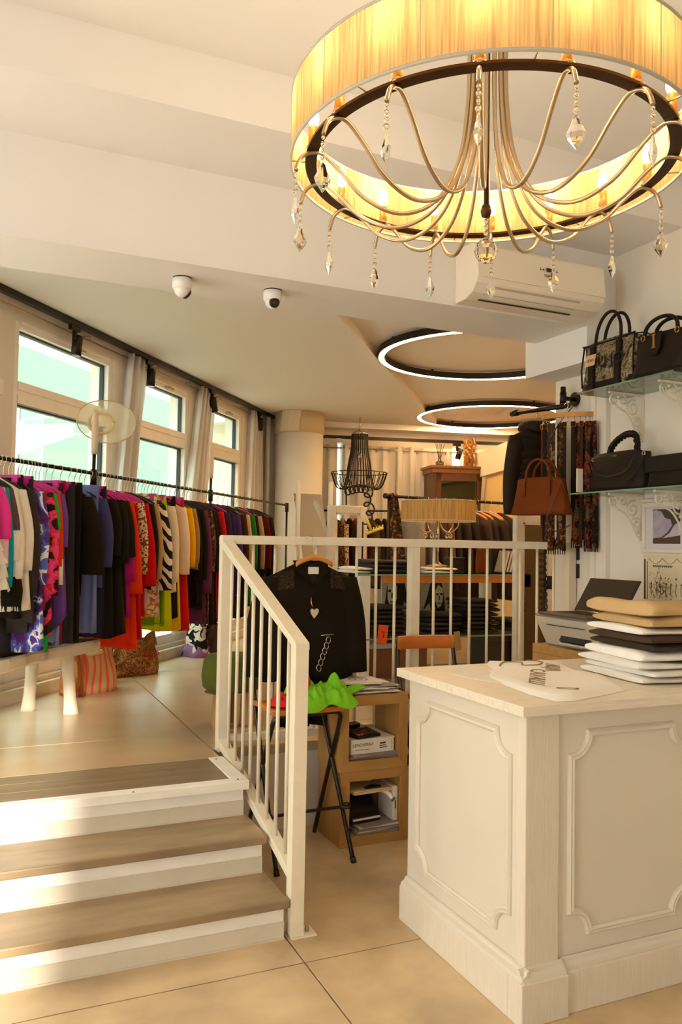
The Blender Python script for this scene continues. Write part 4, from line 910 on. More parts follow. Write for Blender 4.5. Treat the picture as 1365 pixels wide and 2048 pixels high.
# green and red scarf bundle on the first stool
gs = thing('neon_scarf', 'neon green cloth bundle crumpled on the stool seat', 'cloth', (1.55, 3.72, .738))
NEON = mat('neon green cloth', (120,196,6), .75, bump=.2, bscale=40); REDC = mat('bright red cloth', (206,24,10), .8, bump=.2, bscale=40)
def lump(c, sx, sy, sz, seed, n=22, m_=12):
    rr = random.Random(seed); ph = [rr.random()*6 for _ in range(6)]; rings = []
    for i in range(m_+1):
        th = pi*i/m_; ring = []
        for k in range(n):
            a = 2*pi*k/n; d = 1+.13*math.sin(3*a+ph[0]+th*2)+.10*math.sin(5*a+ph[1]-th*3)+.08*math.sin(7*a+ph[2]+th*5)
            z = -math.cos(th); z = max(z, -.55)
            ring.append(Vector(c)+Vector((sx*d*math.sin(th)*math.cos(a)+1e-4*math.cos(a), sy*d*math.sin(th)*math.sin(a), sz*(z+.55)*(1+.12*math.sin(4*a+ph[3])*math.sin(th)))))
        rings.append(ring)
    return MB().loft(rings, False)
def flap(pts, m_, par, th=.006):
    n = len(pts); o = obj('loose_end', MB().add(pts, [tuple(range(n))]), m_, par); md = o.modifiers.new('thick', 'SOLIDIFY'); md.thickness = th; sb_ = o.modifiers.new('soft', 'SUBSURF'); sb_.levels = sb_.render_levels = 2; return o
def crumple(c, sx, sy, hgt, seed, edge=-.13, drop=.09, nu=40, nv=34):
    """crumpled cloth patch that spills over the front edge of the seat"""
    off = Vector((seed*3.7, seed*1.3, seed))
    def fn(u, v):
        x, y = (u-.5)*2, (v-.5)*2; r = math.sqrt(x*x+y*y); ang = math.atan2(y, x)
        k = min(1.0, 1.0/max(abs(x), abs(y), 1e-6)) if r > 1e-6 else 1; m_ = max(abs(x), abs(y))
        out = 1 + .16*math.sin(3*ang+seed) + .10*math.sin(5*ang+seed*2)
        px_, py_ = sx*m_*out*math.cos(ang), sy*m_*out*math.sin(ang)
        n1 = abs(noise.noise(Vector((px_*13, py_*13, 0))+off)); n2 = abs(noise.noise(Vector((px_*27, py_*27, 3))+off))
        z = .004 + hgt*(1-m_**3)*(.55+.75*n1+.5*n2) + .012*n2*(1-m_)
        yy = c[1]+py_
        if yy < edge: t_ = edge-yy; yy = edge-.012-.25*t_; z = max(z*.5, .004) - min(t_*.9, drop)
        return Vector((c[0]+px_, yy, c[2]+z))
    return MB().grid(fn, nu, nv)
obj('bundle', crumple((.0,-.02,0), .165, .16, .075, 3, edge=-.135), NEON, gs)
obj('fold', crumple((-.09,.0,.01), .085, .09, .085, 8, edge=-9), NEON, gs); obj('fold', crumple((.09,.01,.01), .10, .085, .08, 12, edge=-9), NEON, gs)
obj('loose_end', MB().add([(.14,-.05,.02),(.20,-.04,.035),(.265,.0,.05),(.255,.03,.052),(.19,.06,.03),(.13,.06,.03),(.16,.0,.055),(.21,.01,.062)], [(0,1,7,6),(1,2,7),(2,3,7),(3,4,7),(4,5,6,7)]), NEON, gs)
rs_ = thing('red_scarf', 'bright red cloth tucked under the neon green bundle', 'cloth', (1.40, 3.70, .735))
obj('fold', crumple((-.01,-.03,0), .13, .085, .05, 21, edge=-.125, drop=.03), REDC, rs_)
obj('loop', MB().tube(spline([(.03,-.03,.03),(.06,-.05,.10),(.035,-.05,.15),(.01,-.05,.11),(.02,-.06,.04)], 5), [.012]*21, 8, flat=1.6), REDC, rs_)
single('paper_tag', MB().box(-.035,.035,-.02,.02,0,.002), mat('white card', (238,232,220), .7), 'small white card on the orange stool seat', 'card', base=(0,0,0)).location = (1.43, 3.61, .733)

# ================================================================= open wooden cubes with papers
def cube(label, x0, x1, y0, y1, z0, z1, th, backed):
    t = thing('shelf_cube', label, 'shelf', ((x0+x1)/2, (y0+y1)/2, z0), 0, 'stacked wooden cubes')
    obj('top_board', MB().prism([(x0,z1),(x1,z1),(x1-th,z1-th),(x0+th,z1-th)], lambda u, v, d: Vector((u, d, v)), y0, y1), OAK_X, t, world=True, bevel=.0012)
    obj('bottom_board', MB().prism([(x0,z0),(x1,z0),(x1-th,z0+th),(x0+th,z0+th)], lambda u, v, d: Vector((u, d, v)), y0, y1), OAK_X, t, world=True, bevel=.0012)
    obj('side_board', MB().prism([(x0,z0),(x0,z1),(x0+th,z1-th),(x0+th,z0+th)], lambda u, v, d: Vector((u, d, v)), y0, y1), OAK, t, world=True, bevel=.0012)
    obj('side_board', MB().prism([(x1,z0),(x1,z1),(x1-th,z1-th),(x1-th,z0+th)], lambda u, v, d: Vector((u, d, v)), y0, y1), OAK, t, world=True, bevel=.0012)
    if backed: obj('back_board', MB().box(x0+th, x1-th, y1-.01, y1-.002, z0+th, z1-th), OAK, t, world=True)
    return t
CB = (1.672, 2.055, 3.70, 3.985)
cube('lower open wooden cube filled with folders on the floor', CB[0], CB[1], CB[2], CB[3], 0, .372, .05, True)
cube('upper open wooden cube holding a calculator and boxes', CB[0]-.012, CB[1]-.012, CB[2]-.006, CB[3]-.01, .373, .745, .05, False)
PAPER = mat('white paper', (232,222,206), .75, var=.06, vscale=12); PAPER2 = mat('grey magazine', (150,136,132), .5, var=.2, vscale=15)
rr = random.Random(11); z = .7455
for k in range(12):
    h = rr.uniform(.002,.006); ww, dd = (.31, .22) if k < 9 else (.22, .16)
    o = obj('paper_sheet', MB().box(-ww/2, ww/2, -dd/2, dd/2, 0, h), PAPER if k % 4 else PAPER2, None, base=(0,0,0), bevel=.0008); o.location = (1.835+rr.uniform(-.03,.03), 3.84+rr.uniform(-.02,.02), z); o.rotation_euler = (0,0,rr.uniform(-.25,.25)); z += h+.0006
    tag(o, 'loose paper, %s from below in the untidy pile on the upper cube' % ORD[k] if k < 11 else 'topmost sheet with printed oval on the paper pile', 'paper', 'papers piled on the cubes')
    if k == 11:
        obj('print', MB().lathe([(.045,h+.0004),(.05,h+.0004)], 24, caps=False).box(-.02,-.01,-.01,.01,h,h+.0006).box(.01,.025,-.008,.004,h,h+.0006), mat('dark print', (60,48,36)), o)
zz = .424
for k in range(3):
    h = .008; o = obj('magazine', MB().box(-.135,.135,-.10,.10,0,h), PAPER2, None, base=(0,0,0), bevel=.001); o.location = (1.852+.006*k, 3.815-.01*k, zz); o.rotation_euler = (0,0,-.04+.05*k); zz += h+.0005
    tag(o, 'grey magazine, %s of three under the white box in the upper cube' % ('lowest', 'middle', 'topmost')[k], 'magazine', 'magazines under the white box')
bx = thing('document_box', 'white printed carton under the calculator', 'box', (1.85, 3.82, zz), R(3)); BH = .068
obj('carton', MB().box(-.125,.125,-.10,.10,0,BH), PAPER, bx, bevel=.002); obj('lid', MB().box(-.128,.128,-.103,.103,BH,BH+.006), PAPER, bx, bevel=.001)
INK = mat('dark print', (60,48,36))
obj('lettering', text_mb('LENOXMAX', .022, lambda x, y, z_: Vector((-.055+x, -.1005-z_, .045+y)), .0004), INK, bx)
obj('small_print', MB().box(.04,.085,-.1008,-.1,.022,.026).box(.04,.08,-.1008,-.1,.032,.036).box(.042,.075,-.1008,-.1,.042,.05).box(-.10,-.02,-.1008,-.1,.02,.022).box(.112,.1135,-.1008,-.1,.01,.06), INK, bx)
cal = thing('calculator', 'black desk calculator tilted on the white carton', 'calculator', (1.822, 3.80, zz+BH+.0068), R(14))
obj('body', MB().prism([(-.075,0),(.075,0),(.075,.034),(.045,.030),(-.075,.014)], lambda u, v, d: Vector((d, u, v)), -.075, .075), BLACKP, cal, bevel=.003)
obj('display', MB().prism([(.03,.031),(.07,.034),(.062,.058),(.022,.052)], lambda u, v, d: Vector((d, u, v)), -.07, .02), mat('lcd hood', (44,36,24), .25), cal)
for r_ in range(5):
    for c in range(6):
        y = -.062+r_*.0185; zk = .014+(y+.075)*.133
        obj('key', MB().box(-.066+c*.0225, -.05+c*.0225, y, y+.012, zk, zk+.006), mat('orange key', (190,80,30), .5) if (c, r_) in ((0,0),(1,0)) else mat('brown key', (74,56,38), .5), cal)
# things in the lower cube
zz = .0505
for k in range(5):
    h = rr.uniform(.006,.011); o = obj('magazine', MB().box(-.12,.12,-.095,.095,0,h), PAPER if k % 2 else PAPER2, None, base=(0,0,0), bevel=.001); o.location = (1.885+.004*k, 3.80+rr.uniform(-.01,.004), zz); o.rotation_euler = (0,0,rr.uniform(0,.14)); zz += h+.0006
    tag(o, 'paper booklet, %s from below at the bottom of the lower cube' % ORD[k], 'magazine', 'booklets in the lower cube')
lb = thing('label_printer', 'black office device with pale cable in the lower cube', 'device', (1.84, 3.83, zz), R(6))
obj('body', MB().prism([(-.09,0),(.08,0),(.08,.10),(.0,.10),(-.06,.045),(-.09,.03)], lambda u, v, d: Vector((d, u, v)), -.10, .07), BLACKP, lb, bevel=.004)
obj('ledge', MB().box(-.095,.065,-.097,-.088,.018,.026), mat('white card', (238,232,220)), lb)
hs = thing('hand_scanner', 'white cylindrical handset with blue tip in the lower cube', 'device', (1.92, 3.76, .225), 0)
obj('handle', MB().tube(spline([(-.075,.06,.028),(-.02,.02,.034),(.03,-.02,.012),(.05,-.045,-.015)], 4), [.013]*12+[.015], 12), mat('white appliance plastic', (240,230,212)), hs); obj('tip', MB().tube([(.049,-.043,-.013),(.0545,-.052,-.021)], .013, 12), mat('blue tip', (90,130,150), .3), hs)
fs = thing('folder', 'white folder standing upright at the right of the lower cube', 'folder', (1.987, 3.80, zz+.001), 0)
obj('cover', MB().box(-.013,.013,-.085,.085,0,.172), PAPER, fs, bevel=.002); obj('slot', MB().box(-.003,.003,-.0856,-.084,.06,.10), BLACKP, fs)
bd = thing('clipboard', 'pale board with black clip handle on top in the lower cube', 'clipboard', (1.862, 3.815, .262), R(5))
obj('board', MB().box(-.125,.125,-.10,.10,.0,.006), mat('pale board', (226,200,150), .5), bd, bevel=.001); obj('second_board', MB().box(-.12,.12,-.098,.098,-.012,-.002), mat('pale board', (226,200,150)), bd)
obj('clip', MB().box(-.045,.045,-.085,-.06,.006,.012).tube(spline([(-.045,-.075,.012),(-.02,-.075,.022),(.02,-.075,.018),(.045,-.075,.012)], 4), .004, 6), BLACKP, bd)
tp = thing('paper_cone', 'rolled white paper with red dot on the pale board', 'paper', (1.82, 3.84, .269), 0)
obj('roll', MB().loft([[Vector((-.06+.14*t, .02-.03*t, .012+.02*(1-t))) + Vector((0, (.012+.012*(1-t))*math.cos(q*pi/5), (.008+.012*(1-t))*math.sin(q*pi/5))) for q in range(10)] for t in (0,.5,1)]), PAPER, tp); obj('dot', MB().lathe([(.0005,.0006),(.008,.0006)], 12, (-.02,.005,.048)), REDC, tp)

# ================================================================= black blouse hung on the landing rail
def collar(t, sd):
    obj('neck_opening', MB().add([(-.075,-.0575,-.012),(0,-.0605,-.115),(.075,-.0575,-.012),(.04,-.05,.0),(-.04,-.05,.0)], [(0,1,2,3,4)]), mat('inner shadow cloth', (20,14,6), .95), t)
    for s in (-1, 1): obj('collar_leaf', MB().add([(s*.03,-.048,.012),(s*.085,-.045,.0),(s*.088,-.066,-.045),(s*.01,-.066,-.125)], [(0,1,2,3)]).add([(s*.03,-.044,.012),(s*.085,-.041,.0),(s*.088,-.062,-.045),(s*.01,-.062,-.125)], [(3,2,1,0)]), BLK, t)
    obj('collar', MB().grid(lambda u, v: Vector(((.055+.035*v)*math.cos(.35+u*(2*pi-.0)), (.035+.02*v)*math.sin(.35+u*2*pi), -.03+.035*v-.03*math.sin(pi*u)*(1-v))), 24, 3), BLK, t)
    obj('neck_label', MB().box(-.028,.03,-.0625,-.0610,-.062,-.026), mat('white card', (238,232,220)), t)
    for s in (-1, 1): obj('lace_yoke', MB().grid(lambda u, v: Vector((s*(.10+.12*u), -.052+.012*u-.002, -.035-.045*u-.10*v*(1-.3*u))), 5, 5), pattern('black lace', 'voronoi', [(26,18,8),(58,46,22)], 130, pos=[0,.5]), t)
    pd = obj('pendant_cord', MB().tube([(-.01,-.06,-.18),(-.008,-.066,-.215),(0,-.066,-.235)], .004, 6), GOLD, t)
    obj('heart_pendant', MB().prism([(0,-.04),(.022,-.012),(.024,.004),(.014,.012),(0,.004),(-.014,.012),(-.022,.002),(-.018,-.016)], lambda u, v, d: Vector((u+.004, -.07-d, v-.25)), 0, .008), mat('pearl silver', (226,214,180), .2, metal=.7), pd)
G('blouse', 'black blouse with lace yoke and heart pendant on the landing rail', 'blouse', (1.578, 3.945, 1.535), 0, BLK, L=.60, ws=.47, wh=.50, th=.10, sl=.50, slr=(.075,.085), kind='small', group='outfit on the landing rail', out=.06, wn=.16, extra=collar, ztop=.125, hlabel='wooden hanger with long wire hook over the landing rail', hgroup='hanger on the landing rail')
def chain(t, sd):
    mb = MB()
    for k in range(6):
        c = Vector((.07-.010*k, -.075, -.06-.028*k)); mb.tube([c + Vector((.012*math.cos(q*pi/5), (.004 if k % 2 else 0)*math.sin(q*pi/5), .017*math.sin(q*pi/5))) for q in range(11)], .0028, 5)
    obj('chain', mb, CHROME, t); obj('chain_bar', MB().tube([(.03,-.075,-.035),(.10,-.075,-.032)], .003, 6), CHROME, t)
G('trousers', 'black trousers with silver chain hanging below the black blouse', 'trousers', (1.585, 3.925, 1.07), 0, BLK, L=.50, ws=.36, wh=.36, th=.07, hang=False, group='outfit on the landing rail', extra=chain, ztop=0)

# ================================================================= glass shelves with bags on the right wall
EDGEG = mat('green glass edge', (120,150,120), .1)
IRON = mat('white cast scrollwork', (232,222,202), .5)
def scroll(c, r, turns, start, sgn, shrink=.22):
    pts = []
    for k in range(int(14*turns)+1):
        t = k/(14*turns); a = start + sgn*2*pi*turns*t; rr_ = r*(1-(1-shrink)*t); pts.append((c[0]+rr_*math.cos(a), c[1]+rr_*math.sin(a)))
    return pts
def bracket(y, z, L=.25, H=.27):
    """scroll bracket in the plane y = const: u out from wall, v up"""
    br = MB(); P = lambda u, v: Vector((XW-.004-u, y, z-.008+v))
    br.box(XW-L, XW, y-.008, y+.008, z-.012, z-.001); br.box(XW-.010, XW, y-.010, y+.010, z-H, z)
    for c, r_, tn, st, sg in (((L-.035,-.040), .030, 1.4, pi/2, -1), ((L-.105,-.036), .026, 1.3, pi/2, 1), ((.075,-.075), .050, 1.5, pi*.6, -1), ((.045,-.155), .034, 1.3, pi*.3, 1), ((.030,-.215), .022, 1.2, pi*.4, -1)):
        br.tube([P(u, v) for u, v in scroll(c, r_, tn, st, sg)], .0048, 6)
    br.tube([P(*q[:2]) for q in [(v.x, v.y) for v in spline([(L-.01,-.02,0),(L-.06,-.075,0),(.13,-.10,0),(.085,-.15,0),(.06,-.20,0),(.02,-.25,0)], 5)]], .005, 6)
    for u, v in ((L-.07,-.02), (.12,-.055), (.065,-.125), (.03,-.185)):
        br.ball(P(u, v), .010, 8, 6)
    return br
def shelf(label, x0, y0, y1, z, ys_):
    t = thing('glass_shelf', label, 'shelf', ((x0+XW)/2, (y0+y1)/2, z-.008), 0, 'glass wall shelves')
    obj('pane', MB().box(x0, XW-.002, y0, y1, z-.008, z), CLEAR, t, world=True)
    obj('polished_edge', MB().box(x0-.0015, x0, y0, y1, z-.008, z).box(x0, XW-.002, y1, y1+.0015, z-.008, z), EDGEG, t, world=True)
    for y in ys_: obj('bracket', bracket(y, z-.009), IRON, t, world=True)
S1, S2 = 2.385, 1.82
shelf('upper glass wall shelf on white scroll brackets carrying two large bags', 3.07, 2.93, 3.63, S1, (3.46, 3.10))
shelf('lower glass wall shelf on white scroll brackets with black bags', 3.10, 2.90, 3.72, S2, (3.46, 3.13))
BLEA = mat('black leather', (26,15,5), .6, bump=.05, bscale=150, spec=.25)
JAC = pattern('grey floral jacquard', 'noise', [(60,48,30),(136,120,94),(110,96,72),(160,144,116),(84,70,50)], 17, dist=2.0)
tt = thing('tote_bag', 'grey floral tote with tall black handles and paper tag', 'bag', (3.165, 3.41, S1+.001), -pi/2)
obj('body', MB().loft(bag_rings(.42, .18, .255, .75, .06, 5, sag=.35, topw=.98)), JAC, tt)
obj('base', MB().loft(bag_rings(.425, .186, .035, 1, 0, 5)), BLEA, tt); 
for y in (-.075, -.015): obj('handle', handle((-.10,y,.20), (.10,y,.20), .215, .009, lean=(0,.02,0), square=1), BLEA, tt)
for x in (-.10, .10):
    for y in (-.083,): obj('handle_tab', MB().box(x-.018, x+.018, y-.012, y+.012, .13, .235), BLEA, tt, bevel=.004)
    obj('strap', MB().box(x-.02, x+.02, -.1045, -.085, .0, .13), BLEA, tt)
for x in (-.196, .196): obj('piping', MB().tube([(x, -.078, .02), (x*1.01, -.082, .12), (x*.985, -.066, .25)], .005, 6).tube([(x, -.06, .25), (x*1.01, 0, .285 if x < 0 else .262), (x, .06, .25)], .004, 6), BLEA, tt)
obj('top_edge', MB().tube(spline([(-.20,-.07,.256),(-.1,-.072,.25),(.1,-.072,.25),(.20,-.07,.256)], 4), .005, 6), BLEA, tt)
obj('lettering', text_mb('LIU·JO', .085, lambda x, y, z_: Vector((.02+x*1.15, -.1035-z_+abs(.0), .135+y)), .002), mat('black embroidery', (24,16,8), .8), tt)
hg_ = obj('swing_tag', MB().add([(-.135,-.116,.125),(-.055,-.116,.125),(-.045,-.114,.185),(-.12,-.114,.185)],[(0,1,2,3)]).add([(-.135,-.1145,.125),(-.055,-.1145,.125),(-.045,-.1125,.185),(-.12,-.1125,.185)],[(3,2,1,0)]), mat('kraft pink tag', (220,170,124), .7), tt)
obj('tag_lettering', text_mb('LIU·JO', .02, lambda x, y, z_: Vector((-.088-x, -.1165-z_, .155-y)), .0004), INK, hg_); obj('tag_loop', MB().tube([(-.08,-.113,.183),(-.085,-.105,.20),(-.09,-.09,.22)], .0015, 5), BLACKP, hg_)
hb = thing('handbag', 'black structured handbag with gold clasp beside the floral tote', 'bag', (3.13, 3.02, S1+.001), -pi/2+.06)
obj('body', MB().loft(bag_rings(.36, .17, .20, .55, .08, 4, sag=.3, topw=.96)), BLEA, hb)
for y in (-.045, .045):
    obj('handle', handle((-.115,y,.19), (.095,y,.19), .10, .010, lean=(0,-y*.3,0), square=1), BLEA, hb)
for x in (-.115, .095):
    for y in (-.05, .05): obj('ring', MB().tube([(x+.012*math.cos(q*pi/6), y, .197+.014*math.sin(q*pi/6)) for q in range(13)], .003, 6), GOLD, hb)
fl_ = obj('flap', MB().prism([(-.035,.205),(.035,.205),(.04,.12),(.02,.085),(-.02,.085),(-.04,.12)], lambda u, v, d: Vector((u-.01, -.072-d-(.2-v)*.18, v)), 0, .008), BLEA, hb, bevel=.003)
obj('clasp', MB().box(-.016,-.004,-.094,-.086,.125,.185).box(-.022,.002,-.094,-.086,.118,.126).box(-.022,.002,-.094,-.086,.184,.192), GOLD, fl_)
xb = thing('handbag', 'black bag with thick braided handle on the lower shelf', 'bag', (3.185, 3.40, S2+.001), -pi/2)
obj('body', MB().loft(bag_rings(.41, .14, .205, .55, .06, 5, sag=.25, topw=.93)), BLEA, xb)
brd = MB()
path = spline([(-.09,-.0,.195),(-.075,-.0,.245),(-.02,-.0,.285),(.05,-.0,.305),(.105,-.0,.285),(.115,-.0,.195)], 8)
for st_ in range(3):
    pts = [p + Vector((0, .012*math.sin(k*.75+st_*2.09), .010*math.cos(k*.75+st_*2.09))) for k, p in enumerate(path)]; brd.tube(pts, .0105, 7)
obj('braided_handle', brd, BLEA, xb)
obj('flap_seam', MB().tube(spline([(-.16,-.074,.16),(-.12,-.079,.10),(0,-.081,.075),(.12,-.079,.10),(.16,-.074,.16)], 5), .003, 5), mat('dark seam', (52,36,20), .6), xb)
obj('lettering', text_mb('LIU·JO', .014, lambda x, y, z_: Vector((.01+x, -.062-z_, .187+y)), .0008), GOLD, xb)
for x in (-.19, .19): obj('side_ring', MB().tube([(x+.010*math.cos(q*pi/6), -.03, .185+.010*math.sin(q*pi/6)) for q in range(13)], .003, 6), CHROME, xb)
obj('shoulder_strap', MB().tube(spline([(.19,-.03,.175),(.205,-.06,.13),(.185,-.085,.07),(.15,-.085,.045)], 5), .004, 6), BLEA, xb)
cb = thing('clutch_bag', 'black leather flap clutch at the right end of the lower shelf', 'bag', (3.17, 2.985, S2+.001), -pi/2+.03)
obj('body', MB().loft(bag_rings(.33, .11, .155, .8, .05, 6, sag=.2, topw=.99)), BLEA, cb)
obj('flap', MB().box(-.165,.165,-.063,-.056,.075,.157), BLEA, cb, bevel=.004)
pb_ = single('paper_slip', MB().obox((3.088, 3.625, S2+.068), Vector((0,1,0)), Vector((1,0,0)), Z, .004, .02, .066), PAPER, 'pale card tucked beside the black braided bag', 'card')

# framed cloud print and line drawing below it
pc = thing('framed_picture', 'white framed print of moonlit clouds under the lower shelf', 'picture', (XW, 3.26, 1.487))
PY0, PY1, PZ0, PZ1 = 3.452, 3.07, 1.487, 1.765
FRW = mat('white picture frame', (228,220,204), .45, var=.05)
def frame_bar(y0, y1, z0, z1): return MB().box(XW-.022, XW-.001, min(y0,y1), max(y0,y1), z0, z1)
for nm, mb in (('frame_side', frame_bar(PY0, PY0-.022, PZ0, PZ1)), ('frame_side', frame_bar(PY1, PY1+.022, PZ0, PZ1)), ('frame_top', frame_bar(PY0-.022, PY1+.022, PZ1-.03, PZ1)), ('frame_bottom', frame_bar(PY0-.022, PY1+.022, PZ0, PZ0+.022))): obj(nm, mb, FRW, pc, world=True, bevel=.004)
obj('frame_crown', MB().box(XW-.03, XW-.001, PY1-.01, PY0+.01, PZ1+.0005, PZ1+.02), FRW, pc, world=True, bevel=.004)
obj('mount', MB().box(XW-.010, XW-.001, PY1+.022, PY0-.022, PZ0+.022, PZ1-.03), mat('lilac mount', (216,206,210), .6), pc, world=True)
W_ = lambda u, v, d: Vector((XW-.0105-d, PY0-.075-u, PZ0+.05+v))
pr_ = obj('print', MB().prism([(0,0),(.19,0),(.19,.188),(0,.188)], W_, 0, .0006), mat('night print', (70,60,56), .5), pc, world=True)
obj('printed_cloud', MB().prism([(0,.03),(.06,.035),(.10,.06),(.135,.10),(.125,.13),(.085,.14),(.06,.175),(.02,.185),(0,.18)], W_, .0006, .0009), mat('lilac cloud print', (176,164,182), .6, var=.25, vscale=18), pr_, world=True)
obj('printed_cloud', MB().prism([(.07,.03),(.19,.045),(.19,.12),(.15,.10),(.12,.06)], W_, .0009, .0012), mat('pale cloud print', (200,190,206), .6, var=.2, vscale=18), pr_, world=True)
obj('printed_ground', MB().prism([(0,0),(.19,0),(.19,.045),(.03,.025),(0,.02)], W_, .0012, .0015), mat('brown ground print', (84,60,44), .6), pr_, world=True)
obj('printed_moon', MB().prism([(.148,.178),(.162,.170),(.168,.155),(.160,.140),(.166,.152),(.160,.166)], W_, .0006, .0010), mat('moon print', (220,206,200), .6), pr_, world=True)
ps = thing('line_drawing', 'pale sheet with an ink drawing of a crowded scene below the picture', 'drawing', (XW, 3.26, 1.17))
obj('sheet', MB().box(XW-.004, XW-.001, 3.05, 3.455, 1.17, 1.475), mat('aged paper', (226,212,178), .8, var=.06), ps, world=True)
ik = MB(); rr = random.Random(5); D = lambda u, v: Vector((XW-.0045, 3.455-u, 1.17+v))
def stroke(pts, w_=.0016): ik.tube([D(u, v) for u, v in pts], w_, 4, flat=.4)
for c0, c1 in ((0.04,.14), (.14,.24), (.24,.36)): stroke([(c0+(c1-c0)*t, .288-.03*math.sin(pi*t)) for t in [k/8 for k in range(9)]], .0025)
stroke([(.07,.245),(.21,.245)], .004); stroke([(.012,.06),(.012,.28)], .006); stroke([(.03,.06),(.03,.27)], .003)
for k in range(9): stroke([(.075+.015*k, .250),(.08+.015*k, .238)], .003)
for k in range(150):
    u = .13+rr.gauss(0,.045); v = .13+rr.gauss(0,.038); a = rr.uniform(0, 2*pi); l = rr.uniform(.006,.02)
    u = min(max(u, .05), .33); v = min(max(v, .07), .225); stroke([(u, v), (u+l*.5*math.cos(a)+.003, v+l*.5*math.sin(a)), (u+l*math.cos(a), v+l*math.sin(a))], rr.choice((.0010,.0016,.0026)))
for u in (.06,.10,.13,.165,.20,.235,.27): ik.ball(D(u, .158+.02*math.sin(u*60)), .0045, 8, 6, 1.2); stroke([(u, .15),(u-.004,.11),(u,.085)], .0022)
for k in range(3): stroke([(.05+.28*t, .06-.022*math.sin(pi*t)-.01*k) for t in [q/10 for q in range(11)]], .0012)
stroke([(.04,.02),(.2,.008),(.36,.004)], .001)
obj('ink', ik, mat('brown ink', (96,74,44), .9), ps, world=True)
for z0 in (1.432, 1.320): single('wall_switch', MB().box(XW-.010, XW-.0005, 3.985, 4.035, z0, z0+.088), BLACKP, 'black wall switch plate, %s of the pair by the railing end' % ('upper' if z0 > 1.4 else 'lower'), 'switch', 'black switches by the railing end', bevel=.003)

# ================================================================= pipe rail, jacket, belts and brown bag at the wall end
pp = thing('pipe_rail', 'black iron pipe rail on round wall flange beside the shelf', 'rail', (XW, 4.06, 2.40))
obj('flange', MB().tube([(XW-.001, 4.03, 2.44), (XW-.014, 4.03, 2.44)], .045, 20), BLACKM, pp, world=True)
obj('stub', MB().tube([(XW-.01, 4.03, 2.44), (XW-.10, 4.03, 2.44)], .013, 10), BLACKM, pp, world=True)
obj('tee', MB().tube([(XW-.10, 4.03, 2.405), (XW-.10, 4.03, 2.475)], .021, 12).tube([(XW-.10, 4.03, 2.475), (XW-.10, 4.03, 2.51)], .017, 12), BLACKM, pp, world=True)
obj('pipe', MB().tube([(XW-.10, 4.03, 2.385), (XW-.16, 4.20, 2.385)], .014, 10).tube([(XW-.10, 3.97, 2.385), (XW-.22, 4.38, 2.385)], .015, 10), BLACKM, pp, world=True)
obj('end_cap', MB().tube([(XW-.21, 4.345, 2.385), (XW-.225, 4.395, 2.385)], .021, 12), BLACKM, pp, world=True)
PUFF = mat('brown black puffer nylon', (36,23,9), .65, spec=.25)
def quilts(t, sd):
    for z in (-.12,-.20,-.28,-.36,-.44): obj('quilt_tube', MB().loft([[Vector(((.225+dr)*math.cos(a), (.075+dr)*math.sin(a), z+dz)) for a in [2*pi*q/28 for q in range(28)]] for dr, dz in ((-.01,.04),(.012,.02),(.016,0),(.012,-.02),(-.01,-.04))], False), PUFF, t)
    obj('hood', MB().lathe([(.09,-.05),(.115,-.02),(.11,.015),(.07,.035)], 20), PUFF, t)
    obj('white_tag', MB().box(.02,.06,-.12,-.118,-.42,-.22), PAPER, t)
G('jacket', 'dark brown quilted puffer jacket behind the tan handbag', 'jacket', (3.275, 4.27, 2.385), R(15), PUFF, L=.52, ws=.44, wh=.46, th=.13, sl=.5, slr=(.075,.06), kind='black', group='clothes on the pipe rail', extra=quilts, hlabel='hanger with clear tag holding the puffer jacket on the pipe rail', hgroup='hangers on the pipe rail')
bh = thing('belt_hanger', 'curved wooden hanger with row of hooks holding belts and scarves', 'hanger', (3.235, 3.93, 2.30), R(-58))
obj('wooden_arc', MB().loft([[Vector((.15*math.sin(a)+.0, -.055*math.cos(a)+.05, z)) + Vector((math.sin(a), -math.cos(a), 0))*dr for dr, z in ((0,0),(.016,0),(.016,.028),(0,.028))] for a in [-1.5+3.0*k/14 for k in range(15)]], True, False), HWOOD, bh)
obj('hook', MB().tube(spline([(0,.02,.014),(0,.02,.05),(.012,.02,.075),(0,.02,.092),(-.014,.02,.08)], 4), .0025, 6), CHROME, bh)
hk = MB()
for k in range(12): a = -1.4+2.8*k/11; hk.tube([Vector((.158*math.sin(a), -.062*math.cos(a)+.05, -.0)), Vector((.158*math.sin(a), -.062*math.cos(a)+.05, -.035))], .002, 5)
obj('hook_row', hk, CHROME, bh)
blt = [((96,40,14),.021),((30,20,10),.024),((70,40,20),.02),((206,196,176),.012),((40,28,16),.022),((28,18,10),.025),((60,34,16),.02),((34,22,12),.022),((120,50,24),.018)]
